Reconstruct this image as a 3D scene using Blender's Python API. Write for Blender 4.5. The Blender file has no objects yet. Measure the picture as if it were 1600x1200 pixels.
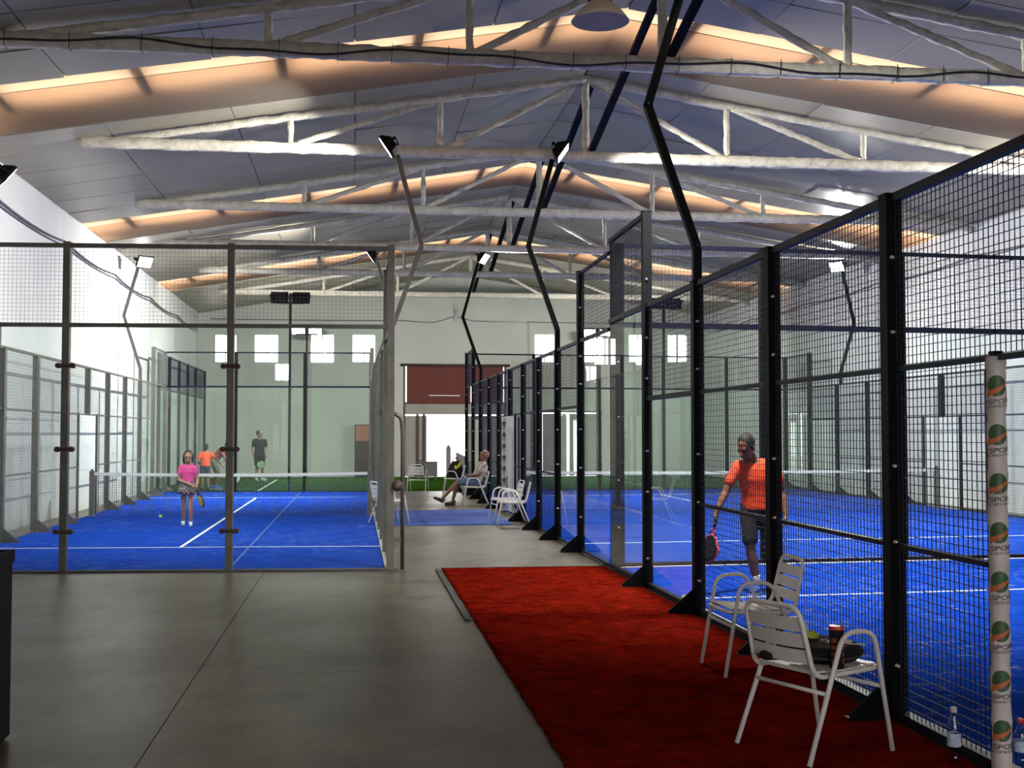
import bpy, math, random
from mathutils import Vector as V, Matrix, Quaternion
random.seed(7)
S = bpy.context.scene
COL = S.collection
PI = math.pi
R = math.radians

# ---------------------------------------------------------------- camera, sky, exposure
cd = bpy.data.cameras.new('camera'); cam = bpy.data.objects.new('camera', cd); COL.objects.link(cam)
cd.sensor_width = 36; cd.lens = 1890 * 36 / 1600; cd.clip_start = 0.05; cd.clip_end = 400
cam.location = (0, 0, 1.70)
cam.rotation_euler = (R(90 + 2.3138), 0, -R(7.3562))
S.camera = cam
W = bpy.data.worlds.new('sky'); S.world = W; W.use_nodes = True
bg = W.node_tree.nodes['Background']; bg.inputs[0].default_value = (1.0, 0.98, 0.95, 1); bg.inputs[1].default_value = 5.0
S.view_settings.view_transform = 'Standard'; S.view_settings.look = 'None'
S.view_settings.gamma = 1; S.view_settings.use_curve_mapping = False
S.view_settings.exposure = 0.14
S.cycles.max_bounces = 8; S.cycles.diffuse_bounces = 4; S.cycles.glossy_bounces = 4
S.cycles.transparent_max_bounces = 40; S.cycles.transmission_bounces = 6
S.cycles.sample_clamp_indirect = 6; S.cycles.caustics_reflective = False; S.cycles.caustics_refractive = False
S.cycles.use_denoising = True
LAMP_W = 520.0          # watts of one floodlight

# ---------------------------------------------------------------- materials
def nodes(m):
    m.use_nodes = True
    return m.node_tree.nodes, m.node_tree.links
MATS = {}
def mat(name, col, rough=0.6, metal=0.0, var=0.0, col2=None, scale=5.0, stretch=(1, 1, 1), bump=0.0, bscale=60.0, spec=0.5, detail=6.0, lo=0.35, hi=0.7, rvar=0.0):
    """Principled with an object-space noise between col and col2 (or a darker col)."""
    m = bpy.data.materials.new(name); MATS[name] = m
    N, L = nodes(m); b = N['Principled BSDF']
    b.inputs['Roughness'].default_value = rough; b.inputs['Metallic'].default_value = metal
    b.inputs['Specular IOR Level'].default_value = spec
    c4 = (*col, 1)
    b.inputs['Base Color'].default_value = c4
    tc = N.new('ShaderNodeTexCoord'); mp = N.new('ShaderNodeMapping'); mp.inputs['Scale'].default_value = stretch
    L.new(tc.outputs['Object'], mp.inputs['Vector'])
    if var > 0 or col2:
        nz = N.new('ShaderNodeTexNoise'); nz.inputs['Scale'].default_value = scale; nz.inputs['Detail'].default_value = detail
        L.new(mp.outputs[0], nz.inputs['Vector'])
        rp = N.new('ShaderNodeValToRGB')
        rp.color_ramp.elements[0].position = lo; rp.color_ramp.elements[1].position = hi
        rp.color_ramp.elements[0].color = c4
        k = col2 if col2 else tuple(c * (1 - var) for c in col)
        rp.color_ramp.elements[1].color = (*k, 1)
        L.new(nz.outputs['Fac'], rp.inputs[0]); L.new(rp.outputs[0], b.inputs['Base Color'])
        if rvar:
            mr = N.new('ShaderNodeMapRange'); mr.inputs['To Min'].default_value = rough - rvar; mr.inputs['To Max'].default_value = rough + rvar
            L.new(nz.outputs['Fac'], mr.inputs['Value']); L.new(mr.outputs[0], b.inputs['Roughness'])
    if bump:
        n2 = N.new('ShaderNodeTexNoise'); n2.inputs['Scale'].default_value = bscale; n2.inputs['Detail'].default_value = 4
        L.new(mp.outputs[0], n2.inputs['Vector'])
        bp = N.new('ShaderNodeBump'); bp.inputs['Strength'].default_value = bump; bp.inputs['Distance'].default_value = 0.02
        L.new(n2.outputs['Fac'], bp.inputs['Height']); L.new(bp.outputs[0], b.inputs['Normal'])
    return m
def glass_mat(name, tint, refl=1.0, dust=0.0):
    m = bpy.data.materials.new(name); N, L = nodes(m); out = N['Material Output']; N.remove(N['Principled BSDF'])
    t = N.new('ShaderNodeBsdfTransparent'); t.inputs[0].default_value = (*tint, 1)
    g = N.new('ShaderNodeBsdfGlossy'); g.inputs['Roughness'].default_value = 0.0; g.inputs[0].default_value = (1, 1, 1, 1)
    lw = N.new('ShaderNodeFresnel'); lw.inputs['IOR'].default_value = 1.45
    mu = N.new('ShaderNodeMath'); mu.operation = 'MULTIPLY'; mu.inputs[1].default_value = refl
    mx = N.new('ShaderNodeMixShader')
    geo = N.new('ShaderNodeNewGeometry'); inv = N.new('ShaderNodeMath'); inv.operation = 'SUBTRACT'; inv.inputs[0].default_value = 1.0; L.new(geo.outputs['Backfacing'], inv.inputs[1])
    m2 = N.new('ShaderNodeMath'); m2.operation = 'MULTIPLY'; L.new(lw.outputs[0], mu.inputs[0]); L.new(mu.outputs[0], m2.inputs[0]); L.new(inv.outputs[0], m2.inputs[1])
    d = N.new('ShaderNodeBsdfDiffuse'); d.inputs[0].default_value = (.75, .85, .8, 1); md = N.new('ShaderNodeMixShader')      # a film of dust on the front face
    dm = N.new('ShaderNodeMath'); dm.operation = 'MULTIPLY'; dm.inputs[1].default_value = dust; L.new(inv.outputs[0], dm.inputs[0]); L.new(dm.outputs[0], md.inputs[0])
    L.new(t.outputs[0], md.inputs[1]); L.new(d.outputs[0], md.inputs[2])
    L.new(m2.outputs[0], mx.inputs[0]); L.new(md.outputs[0], mx.inputs[1]); L.new(g.outputs[0], mx.inputs[2]); L.new(mx.outputs[0], out.inputs[0])
    MATS[name] = m; return m
def translucent(name, col, k=1.0, face=None):
    m = bpy.data.materials.new(name); N, L = nodes(m); out = N['Material Output']; N.remove(N['Principled BSDF'])
    t = N.new('ShaderNodeBsdfTranslucent'); d = N.new('ShaderNodeBsdfDiffuse'); mx = N.new('ShaderNodeMixShader'); mx.inputs[0].default_value = 0.4
    t.inputs[0].default_value = (*[c * k for c in col], 1); d.inputs[0].default_value = (*(face or [c * 0.6 for c in col]), 1)
    tc = N.new('ShaderNodeTexCoord'); nz = N.new('ShaderNodeTexNoise'); nz.inputs['Scale'].default_value = 1.3; nz.inputs['Detail'].default_value = 3
    L.new(tc.outputs['Object'], nz.inputs['Vector'])
    mm = N.new('ShaderNodeMix'); mm.data_type = 'RGBA'; mm.inputs['A'].default_value = (*[c * k * 0.8 for c in col], 1); mm.inputs['B'].default_value = (*[min(1, c * k * 1.15) for c in col], 1)
    L.new(nz.outputs['Fac'], mm.inputs['Factor']); L.new(mm.outputs['Result'], t.inputs[0])
    L.new(t.outputs[0], mx.inputs[1]); L.new(d.outputs[0], mx.inputs[2]); L.new(mx.outputs[0], out.inputs[0])
    MATS[name] = m; return m
def emit(name, col, s):
    m = bpy.data.materials.new(name); N, L = nodes(m); out = N['Material Output']; N.remove(N['Principled BSDF'])
    e = N.new('ShaderNodeEmission'); e.inputs[0].default_value = (*col, 1); e.inputs[1].default_value = s
    L.new(e.outputs[0], out.inputs[0]); MATS[name] = m; return m

M_concrete = mat('concrete', (0.118, 0.103, 0.078), 0.36, 0, 0, (0.07, 0.062, 0.048), 0.55, spec=0.25, bump=0.12, bscale=5, detail=9, rvar=0.12, lo=0.3, hi=0.75, stretch=(1, .75, 1))
M_wall = mat('white_wall_paint', (0.64, 0.65, 0.645), 0.8, 0, 0.12, None, 0.5, bump=0.03, bscale=3)
M_farwall = mat('cream_wall_paint', (0.53, 0.54, 0.48), 0.85, 0, 0.12, None, 0.6)
M_ceil = mat('silver_ceiling_liner', (0.315, 0.28, 0.215), 0.42, 0.1, 0, (0.24, 0.212, 0.162), 0.5, bump=0.25, bscale=1.1, detail=4, stretch=(0.5, 1, 1))
M_roof = mat('roof_sheet', (0.3, 0.3, 0.3), 0.7)
M_purlin = mat('dark_purlin_steel', (0.16, 0.14, 0.12), 0.6)
M_truss = mat('cream_foam_coated_steel', (0.62, 0.58, 0.48), 0.85, 0, 0.3, None, 9, bump=0.7, bscale=45)
M_blue = mat('blue_turf', (0.006, 0.040, 0.33), 0.9, 0, 0, (0.011, 0.058, 0.38), 2.2, bump=0.3, bscale=300, spec=0.0)
M_line = mat('white_turf_line', (0.72, 0.74, 0.74), 0.8, 0, 0.15, None, 20)
M_seam = mat('sandy_turf_seam', (0.06, 0.12, 0.40), 0.9, 0, 0.3, None, 9)
M_green = mat('green_turf', (0.030, 0.075, 0.008), 0.9, 0, 0, (0.02, 0.055, 0.006), 3, bump=0.4, bscale=250, spec=0.0)
M_red = mat('red_carpet_pile', (0.22, 0.010, 0.0045), 0.95, 0, 0, (0.10, 0.006, 0.003), 7, bump=1.0, bscale=130, spec=0.0, detail=10)
M_rubber = mat('dark_rubber', (0.035, 0.04, 0.038), 0.8)
M_black = mat('black_painted_steel', (0.006, 0.006, 0.007), 0.5, 0.0, 0.3, None, 3, spec=0.06)
M_matte = mat('matte_black_plastic', (0.006, 0.006, 0.008), 0.8, spec=0.1)
M_wireb = mat('blue_black_mesh_wire', (0.008, 0.010, 0.028), 0.5, spec=.3)
M_railb = mat('blue_black_rail', (0.007, 0.008, 0.02), 0.5, spec=.15)
M_grey = mat('grey_brown_steel', (0.15, 0.138, 0.118), 0.42, 0.3, 0.3, None, 4)
M_wireg = mat('grey_mesh_wire', (0.15, 0.148, 0.14), 0.5)
M_steel = mat('bright_bolt_steel', (0.7, 0.7, 0.68), 0.25, 1.0)
M_white = mat('white_powder_coat', (0.66, 0.63, 0.60), 0.4, 0, 0.06, None, 12)
M_netw = mat('white_net_tape', (0.75, 0.75, 0.73), 0.7, 0, 0.1, None, 12)
M_netd = mat('dark_net_cord', (0.03, 0.035, 0.03), 0.7)
M_kerb = mat('pale_kerb', (0.5, 0.47, 0.38), 0.8, 0, 0.3, None, 6)
M_curtain = mat('maroon_door_fabric', (0.13, 0.020, 0.012), 0.7, 0, 0.2, None, 3, bump=0.15, bscale=14, stretch=(1, 1, .2))
M_doorp = mat('grey_door_panel', (0.33, 0.31, 0.28), 0.7, 0, 0.15, None, 2)
M_frame = mat('dark_brown_frame', (0.06, 0.035, 0.025), 0.6)
M_alu = mat('window_aluminium', (0.45, 0.43, 0.45), 0.4, 0.5)
M_glass = glass_mat('court_glass', (0.945, 0.985, 0.968), 1.0, 0.022)
M_wglass = glass_mat('window_glass', (0.95, 0.97, 0.97))
M_skyA = translucent('fibreglass_rooflight', (0.95, 0.64, 0.40), 0.62)
M_skyB = translucent('beige_rooflight_liner', (0.90, 0.50, 0.26), 0.46, (.24, .215, .18))
M_lens = emit('floodlight_lens_lit', (0.97, 0.98, 1.0), 14)
M_lensoff = mat('floodlight_lens_dark', (0.05, 0.06, 0.08), 0.1)
M_pend = mat('pendant_shade_enamel', (0.42, 0.40, 0.36), 0.4)
M_cable = mat('black_cable', (0.006, 0.006, 0.006), 0.5)
M_cablel = mat('grey_cable', (0.14, 0.13, 0.16), 0.6)
M_conduit = mat('pale_conduit', (0.42, 0.42, 0.38), 0.6)
M_skin = mat('tan_skin', (0.30, 0.15, 0.085), 0.55, 0, 0.12, None, 8)
M_skind = mat('brown_skin', (0.20, 0.085, 0.045), 0.55, 0, 0.12, None, 8)
M_hair = mat('dark_hair', (0.012, 0.009, 0.008), 0.6, 0, 0.3, None, 40, bump=0.5, bscale=90)
M_eye = mat('dark_eye', (0.01, 0.008, 0.008), 0.2)
M_lip = mat('lip', (0.25, 0.07, 0.05), 0.5)
M_orange = mat('orange_shirt_fabric', (0.86, 0.075, 0.02), 0.75, 0, 0.12, None, 9, bump=0.3, bscale=9)
M_pink = mat('pink_shirt_fabric', (0.62, 0.055, 0.24), 0.8, 0, 0.12, None, 9, bump=0.3, bscale=10)
M_maroon = mat('faded_red_shirt_fabric', (0.32, 0.05, 0.03), 0.8, 0, 0.2, None, 9)
M_blackf = mat('black_fabric', (0.012, 0.012, 0.016), 0.85, 0, 0.2, None, 9, bump=0.2, bscale=20)
M_navy = mat('navy_fabric', (0.01, 0.014, 0.04), 0.85)
M_olive = mat('grey_olive_fabric', (0.13, 0.13, 0.10), 0.85)
M_greyshirt = mat('light_grey_shirt_fabric', (0.42, 0.37, 0.32), 0.85, 0, 0.15, None, 12, bump=0.2, bscale=14)
M_denim = mat('denim_fabric', (0.09, 0.13, 0.22), 0.85, 0, 0.25, None, 25)
M_shoew = mat('white_shoe', (0.62, 0.63, 0.66), 0.6)
M_shoeb = mat('dark_shoe', (0.02, 0.018, 0.02), 0.6)
M_shoeblue = mat('blue_shoe', (0.03, 0.12, 0.45), 0.5)
M_sock = mat('white_sock', (0.5, 0.5, 0.5), 0.9)
M_yellow = mat('yellow_racket_paint', (0.55, 0.45, 0.03), 0.4)
M_pinkr = mat('pink_racket_paint', (0.6, 0.08, 0.14), 0.4)
M_greenr = mat('pale_green_racket_paint', (0.22, 0.36, 0.18), 0.4)
M_ball = mat('tennis_ball_felt', (0.52, 0.62, 0.05), 0.9, bump=0.5, bscale=300)
M_redplast = mat('red_plastic', (0.55, 0.05, 0.02), 0.35)
M_redprint = mat('dark_red_print', (0.22, 0.03, 0.02), 0.4)
M_bag = mat('black_bag_nylon', (0.008, 0.008, 0.01), 0.75, 0, 0.3, None, 20, bump=0.2, bscale=40, spec=.2)
M_print = mat('white_print', (0.55, 0.54, 0.52), 0.6)
M_foamw = mat('white_padding_vinyl', (0.62, 0.55, 0.53), 0.6, 0, 0.15, None, 6, bump=0.25, bscale=12)
M_lgreen = mat('dark_green_print', (0.025, 0.09, 0.03), 0.5, 0, 0, (0.06, 0.10, 0.04), 30)
M_lorange = mat('orange_print', (0.5, 0.13, 0.04), 0.5)
M_ltext = mat('dark_grey_print', (0.07, 0.055, 0.07), 0.5)
M_pet = glass_mat('clear_plastic', (0.82, 0.87, 0.93), 1.6)
M_petlab = mat('blue_white_bottle_label', (0.25, 0.33, 0.55), 0.5, 0, 0, (0.6, 0.62, 0.66), 60)
M_brownbag = mat('brown_bag_fabric', (0.06, 0.025, 0.015), 0.8, 0, 0, (0.16, 0.09, 0.03), 14)
M_wood = mat('brown_cupboard_wood', (0.055, 0.022, 0.014), 0.35, 0, 0, (0.035, 0.014, 0.01), 3, stretch=(1, 1, .2))
M_woodl = mat('orange_cupboard_panel', (0.33, 0.13, 0.08), 0.35)
M_outside = mat('pale_yard_concrete', (0.6, 0.58, 0.55), 0.9)
M_boxgrey = mat('grey_box_paint', (0.085, 0.085, 0.10), 0.6)
M_plaid = mat('plaid_skirt', (0.03, 0.02, 0.025), 0.85)
def plaid(m):
    N, L = nodes(m); b = N['Principled BSDF']; tc = N.new('ShaderNodeTexCoord'); ck = N.new('ShaderNodeTexChecker'); ck.inputs['Scale'].default_value = 26
    ck.inputs[1].default_value = (0.32, 0.25, 0.25, 1); ck.inputs[2].default_value = (0.03, 0.018, 0.022, 1)
    L.new(tc.outputs['Object'], ck.inputs[0]); L.new(ck.outputs[0], b.inputs['Base Color'])
plaid(M_plaid)
def sandy(m, amount=0.5):
    """sand left on the turf: ragged pale streaks over the blue"""
    N, L = nodes(m); b = N['Principled BSDF']; src = b.inputs['Base Color'].links[0].from_socket
    tc = N.new('ShaderNodeTexCoord'); mp = N.new('ShaderNodeMapping'); mp.inputs['Scale'].default_value = (1.5, 2.6, 1)
    n1 = N.new('ShaderNodeTexNoise'); n1.inputs['Scale'].default_value = 3.2; n1.inputs['Detail'].default_value = 10; n1.inputs['Roughness'].default_value = 0.75
    n2 = N.new('ShaderNodeTexNoise'); n2.inputs['Scale'].default_value = 0.35; n2.inputs['Detail'].default_value = 3
    L.new(tc.outputs['Object'], mp.inputs[0]); L.new(mp.outputs[0], n1.inputs['Vector']); L.new(tc.outputs['Object'], n2.inputs['Vector'])
    r1 = N.new('ShaderNodeValToRGB'); r1.color_ramp.elements[0].position = 0.55; r1.color_ramp.elements[1].position = 0.68
    r2 = N.new('ShaderNodeValToRGB'); r2.color_ramp.elements[0].position = 0.38; r2.color_ramp.elements[1].position = 0.62
    L.new(n1.outputs['Fac'], r1.inputs[0]); L.new(n2.outputs['Fac'], r2.inputs[0])
    mu = N.new('ShaderNodeMath'); mu.operation = 'MULTIPLY'; L.new(r1.outputs[0], mu.inputs[0]); L.new(r2.outputs[0], mu.inputs[1])
    m2 = N.new('ShaderNodeMath'); m2.operation = 'MULTIPLY'; m2.inputs[1].default_value = amount; L.new(mu.outputs[0], m2.inputs[0])
    mx = N.new('ShaderNodeMix'); mx.data_type = 'RGBA'; mx.inputs['B'].default_value = (0.42, 0.42, 0.40, 1)
    L.new(m2.outputs[0], mx.inputs['Factor']); L.new(src, mx.inputs['A']); L.new(mx.outputs['Result'], b.inputs['Base Color'])
sandy(M_blue, 0.62)
def blotch(m, col, scale, lo, hi):
    N, L = nodes(m); b = N['Principled BSDF']; src = b.inputs['Base Color'].links[0].from_socket
    tc = N.new('ShaderNodeTexCoord'); n1 = N.new('ShaderNodeTexNoise'); n1.inputs['Scale'].default_value = scale; n1.inputs['Detail'].default_value = 8; n1.inputs['Roughness'].default_value = .65
    L.new(tc.outputs['Object'], n1.inputs['Vector']); r1 = N.new('ShaderNodeValToRGB'); r1.color_ramp.elements[0].position = lo; r1.color_ramp.elements[1].position = hi
    L.new(n1.outputs['Fac'], r1.inputs[0]); mx = N.new('ShaderNodeMix'); mx.data_type = 'RGBA'; mx.blend_type = 'MULTIPLY'; mx.inputs['B'].default_value = (*col, 1)
    L.new(r1.outputs[0], mx.inputs['Factor']); L.new(src, mx.inputs['A']); L.new(mx.outputs['Result'], b.inputs['Base Color'])
blotch(M_concrete, (.5, .46, .4), 1.7, .46, .7); blotch(M_concrete, (.7, .66, .6), 14, .5, .8); blotch(M_concrete, (1.55, 1.5, 1.42), 3.7, .56, .74); blotch(M_concrete, (.6, .55, .48), 5.5, .58, .7)
blotch(M_red, (.55, .5, .5), 2.3, .42, .7)

# ---------------------------------------------------------------- mesh helpers
class MB:
    def __init__(s): s.v = []; s.f = []; s.m = []; s.s = []
    def add(s, vs, fs, mi=0, sm=False):
        b = len(s.v); s.v += [tuple(x) for x in vs]
        for f in fs: s.f.append(tuple(b + i for i in f)); s.m.append(mi); s.s.append(sm)
        return s
    def hexa(s, c8, mi=0):
        return s.add(c8, [(0, 3, 2, 1), (4, 5, 6, 7), (0, 1, 5, 4), (1, 2, 6, 5), (2, 3, 7, 6), (3, 0, 4, 7)], mi)
    def box(s, x0, x1, y0, y1, z0, z1, mi=0):
        return s.hexa([(x0, y0, z0), (x1, y0, z0), (x1, y1, z0), (x0, y1, z0), (x0, y0, z1), (x1, y0, z1), (x1, y1, z1), (x0, y1, z1)], mi)
    def bar(s, p, q, w, h, up=(0, 0, 1), mi=0):
        p, q, up = V(p), V(q), V(up); d = (q - p).normalized(); sd = d.cross(up)
        if sd.length < 1e-5: sd = d.cross(V((0, 1, 0)))
        sd.normalize(); u = sd.cross(d); a = sd * w / 2; b = u * h / 2
        return s.hexa([p - a - b, p + a - b, q + a - b, q - a - b, p - a + b, p + a + b, q + a + b, q - a + b], mi)
    def rings(s, rr, closed=False, cap=True, mi=0, sm=True):
        n = len(rr[0]); vs = [x for r in rr for x in r]; fs = []
        k = len(rr)
        for i in range(k if closed else k - 1):
            a, b = i * n, ((i + 1) % k) * n
            for j in range(n): fs.append((a + j, a + (j + 1) % n, b + (j + 1) % n, b + j))
        s.add(vs, fs, mi, sm)
        if cap and not closed:
            b0 = len(s.v) - len(vs)
            s.f.append(tuple(b0 + j for j in range(n - 1, -1, -1))); s.m.append(mi); s.s.append(False)
            s.f.append(tuple(b0 + (k - 1) * n + j for j in range(n))); s.m.append(mi); s.s.append(False)
        return s
    def tube(s, pts, r, n=8, closed=False, mi=0, ry=None):
        pts = [V(p) for p in pts]; k = len(pts); rad = r if isinstance(r, (list, tuple)) else [r] * k
        T = []
        for i in range(k):
            a = pts[i - 1] if (i > 0 or closed) else pts[i]; b = pts[(i + 1) % k] if (i < k - 1 or closed) else pts[i]
            T.append((b - a).normalized())
        nrm = T[0].orthogonal().normalized(); rr = []
        for i in range(k):
            if i: nrm = (T[i - 1].rotation_difference(T[i])) @ nrm
            nrm = (nrm - T[i] * nrm.dot(T[i])).normalized(); bn = T[i].cross(nrm)
            rr.append([pts[i] + nrm * rad[i] * math.cos(2 * PI * j / n) + bn * rad[i] * math.sin(2 * PI * j / n) for j in range(n)])
        return s.rings(rr, closed, True, mi, n > 4)
    def lathe(s, prof, o=(0, 0, 0), n=20, mi=0, sm=True, cap=True, rot=None):
        o = V(o); rr = []
        for r, z in prof:
            ring = [V((r * math.cos(2 * PI * j / n), r * math.sin(2 * PI * j / n), z)) for j in range(n)]
            rr.append([o + (rot @ p if rot else p) for p in ring])
        return s.rings(rr, False, cap, mi, sm)
    def ball(s, c, rx, ry=None, rz=None, nu=14, nv=9, rot=None, mi=0):
        ry = ry or rx; rz = rz or rx; c = V(c); vs = []; fs = []
        def P(x, y, z):
            p = V((x * rx, y * ry, z * rz)); return c + (rot @ p if rot else p)
        vs.append(P(0, 0, -1))
        for i in range(1, nv):
            t = -PI / 2 + PI * i / nv
            for j in range(nu): vs.append(P(math.cos(t) * math.cos(2 * PI * j / nu), math.cos(t) * math.sin(2 * PI * j / nu), math.sin(t)))
        vs.append(P(0, 0, 1)); e = len(vs) - 1
        for j in range(nu):
            fs.append((0, 1 + (j + 1) % nu, 1 + j)); fs.append((e, 1 + (nv - 2) * nu + j, 1 + (nv - 2) * nu + (j + 1) % nu))
        for i in range(nv - 2):
            for j in range(nu): fs.append((1 + i * nu + j, 1 + i * nu + (j + 1) % nu, 1 + (i + 1) * nu + (j + 1) % nu, 1 + (i + 1) * nu + j))
        return s.add(vs, fs, mi, True)
    def caps(s, p, q, r0, r1, n=12, mi=0):
        """tapered capsule"""
        p, q = V(p), V(q); d = (q - p); l = d.length; d.normalize(); pts = []; rad = []
        for a in (-85, -60, -30): pts.append(p + d * r0 * math.sin(R(a))); rad.append(r0 * math.cos(R(a)))
        for t in (0, .5, 1): pts.append(p.lerp(q, t)); rad.append(r0 + (r1 - r0) * t)
        for a in (30, 60, 85): pts.append(q + d * r1 * math.sin(R(a))); rad.append(r1 * math.cos(R(a)))
        return s.tube(pts, rad, n, False, mi)
    def prism(s, pts, d, mi=0):
        """pts: planar 3-D outline, extruded by vector d"""
        pts = [V(p) for p in pts]; d = V(d); n = len(pts)
        return s.add([*pts, *[p + d for p in pts]], [tuple(range(n - 1, -1, -1)), tuple(range(n, 2 * n)), *[(i, (i + 1) % n, n + (i + 1) % n, n + i) for i in range(n)]], mi)
    def mesh(s, name, mats):
        me = bpy.data.meshes.new(name); me.from_pydata(s.v, [], s.f)
        for m in (mats if isinstance(mats, (list, tuple)) else [mats]): me.materials.append(m)
        me.polygons.foreach_set('material_index', s.m); me.polygons.foreach_set('use_smooth', s.s); me.update()
        return me
    def build(s, name, mats, parent=None, kind=None, label=None):
        return link(name, s.mesh(name, mats), parent, kind, label)
def link(name, me, parent=None, kind=None, label=None, loc=None, rot=None):
    o = bpy.data.objects.new(name, me); COL.objects.link(o)
    if parent: o.parent = parent
    if kind: o['kind'] = kind
    if label: o['label'] = label
    if loc is not None: o.location = loc
    if rot is not None: o.rotation_euler = rot
    return o
def thing(name, label, cat, loc=(0, 0, 0), rz=0.0, group=None):
    o = bpy.data.objects.new(name, None); COL.objects.link(o); o.location = loc; o.rotation_euler = (0, 0, rz)
    o.empty_display_size = 0.1; o['label'] = label; o['category'] = cat
    if group: o['group'] = group
    return o
def tag(o, label, cat, group=None):
    o['label'] = label; o['category'] = cat
    if group: o['group'] = group
    return o
def struct(name, mb, mats, label=None):
    o = mb.build(name, mats); o['kind'] = 'structure'
    if label: o['label'] = label
    return o
KIDS = {}
def dup(root, loc, rz, label, group=None):
    r = root.copy(); COL.objects.link(r); r.location = loc; r.rotation_euler = (0, 0, rz); r['label'] = label
    if group: r['group'] = group
    for ch in list(root.children):
        c = ch.copy(); COL.objects.link(c); c.parent = r
        for g in list(ch.children):
            d = g.copy(); COL.objects.link(d); d.parent = c
    return r
def fillet(pts, rad, k=4):
    """round the corners of a polyline"""
    pts = [V(p) for p in pts]; out = [pts[0]]
    for i in range(1, len(pts) - 1):
        a, b, c = pts[i - 1], pts[i], pts[i + 1]
        u = (a - b); w = (c - b); r = min(rad, u.length * .49, w.length * .49); p = b + u.normalized() * r; q = b + w.normalized() * r
        for t in range(k + 1):
            t /= k; out.append((p.lerp(b, t)).lerp(b.lerp(q, t), t))
    out.append(pts[-1]); return out

# ---------------------------------------------------------------- the hall
XL, XR, YF, YN = -5.95, 13.85, 47.0, -6.0       # inner faces
XM, ZL, ZR, ZM = 3.9, 6.25, 6.4, 7.88
def zroof(x): return ZL + (ZM - ZL) * (x - XL) / (XM - XL) if x < XM else ZR + (ZM - ZR) * (XR - x) / (XR - XM)

fb = MB(); fb.box(XL - .3, XR + .3, YN - .3, YF + .3, -0.30, -0.012)
floor = struct('floor', fb, M_concrete, 'worn grey concrete floor of the sports hall')
xs = [XL, -1.105, 6.4, XR]; ys = [YN, 15.3, 30.6, YF]
for i in range(3):
    for j in range(len(ys) - 1):
        b = MB(); g = 0.0035; b.box(xs[i] + g, xs[i + 1] - g, ys[j] + g, ys[j + 1] - g, -0.0125, 0); b.build('floor_slab', M_concrete, floor)

def wall_cells(mb, axis, at, th, u0, u1, z0, z1, holes):
    """a wall in plane `axis`=at with rectangular holes (u0,u1,z0,z1)"""
    us = sorted({u0, u1, *[h[0] for h in holes], *[h[1] for h in holes]}); zs = sorted({z0, z1, *[h[2] for h in holes], *[h[3] for h in holes]})
    us = [u for u in us if u0 <= u <= u1]; zs = [z for z in zs if z0 <= z <= z1]
    for a, b in zip(us, us[1:]):
        run = None
        for c, d in zip(zs, zs[1:]):
            um, zm = (a + b) / 2, (c + d) / 2
            solid = not any(h[0] < um < h[1] and h[2] < zm < h[3] for h in holes)
            if solid: run = (run[0], d) if run else (c, d)
            if (not solid or d == zs[-1]) and run:
                if axis == 'y': mb.box(a, b, at, at + th, run[0], run[1])
                else: mb.box(at, at + th, a, b, run[0], run[1])
                run = None
WIN = [(-5.35, -4.51, 4.37, 5.46), (-3.87, -2.95, 4.38, 5.47), (-1.75, -.84, 4.39, 5.50), (-.16, .75, 4.41, 5.51),
       (6.96, 7.77, 4.46, 5.59), (8.93, 9.72, 4.47, 5.61), (10.74, 11.52, 4.49, 5.63), (12.3, 13.16, 4.5, 5.64), (-3.09, -2.51, 3.69, 4.36)]
D1 = (1.82, 5.85, 0.0, 4.36); D2 = (6.86, 9.58, 0.0, 2.5)
wb = MB(); wall_cells(wb, 'y', YF, .25, XL, XR, 0, ZL - .05, [*WIN, D1, D2])
wb.prism([(XL, YF, ZL - .05), (XR, YF, ZL - .05), (XR, YF, ZR), (XM, YF, ZM + .1), (XL, YF, ZL)], (0, .25, 0))
wall_far = struct('wall_far', wb, M_farwall, 'cream far gable wall with small windows')
wl = MB(); wl.box(XL - .25, XL - .03, YN, YF + .25, 0, ZL + .05)
wall_left = struct('wall_left', wl, M_wall, 'white left wall of large precast panels')
yy = [YN, -.6, 4.63, 9.87, 15.1, 20.35, 25.6, 30.8, 36.0, 41.3, YF]
for a, b in zip(yy, yy[1:]):
    q = MB(); q.box(XL - .03, XL, a + .008, b - .008, 0, ZL); q.build('wall_panel', M_wall, wall_left)
wr = MB(); wr.box(XR + .03, XR + .25, YN, YF + .25, 0, ZR + .05)
wall_right = struct('wall_right', wr, M_wall, 'white right wall of large precast panels')
for a, b in zip(yy, yy[1:]):
    q = MB(); q.box(XR, XR + .03, a + .008, b - .008, 0, ZR); q.build('wall_panel', M_wall, wall_right)
wn = MB(); wall_cells(wn, 'y', YN - .25, .25, XL, XR, 0, ZL, [(-1.5, 6.5, 0, 4.6)]); wn.prism([(XL, YN - .25, ZL), (XR, YN - .25, ZL), (XR, YN - .25, ZR), (XM, YN - .25, ZM + .1)], (0, .25, 0))  # unseen doorway opening added behind the camera to let in fill light
struct('wall_near', wn, M_wall)
for k, (a, b, c, d) in enumerate(WIN):
    f = MB(); y0, y1 = YF + .04, YF + .11; t = .03
    for q in ((a, a + t, c, d), (b - t, b, c, d), (a, b, c, c + t), (a, b, d - t, d), ((a + b) / 2 - .016, (a + b) / 2 + .016, c, d)): f.box(q[0], q[1], y0, y1, q[2], q[3])
    w = struct('window_%d' % (k + 1), f, M_alu)
    for p, q in ((a + t, (a + b) / 2 - .016), ((a + b) / 2 + .016, b - t)):
        g = MB(); g.box(p, q, YF + .07, YF + .076, c + t, d - t); g.build('pane', M_wglass, w)

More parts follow.
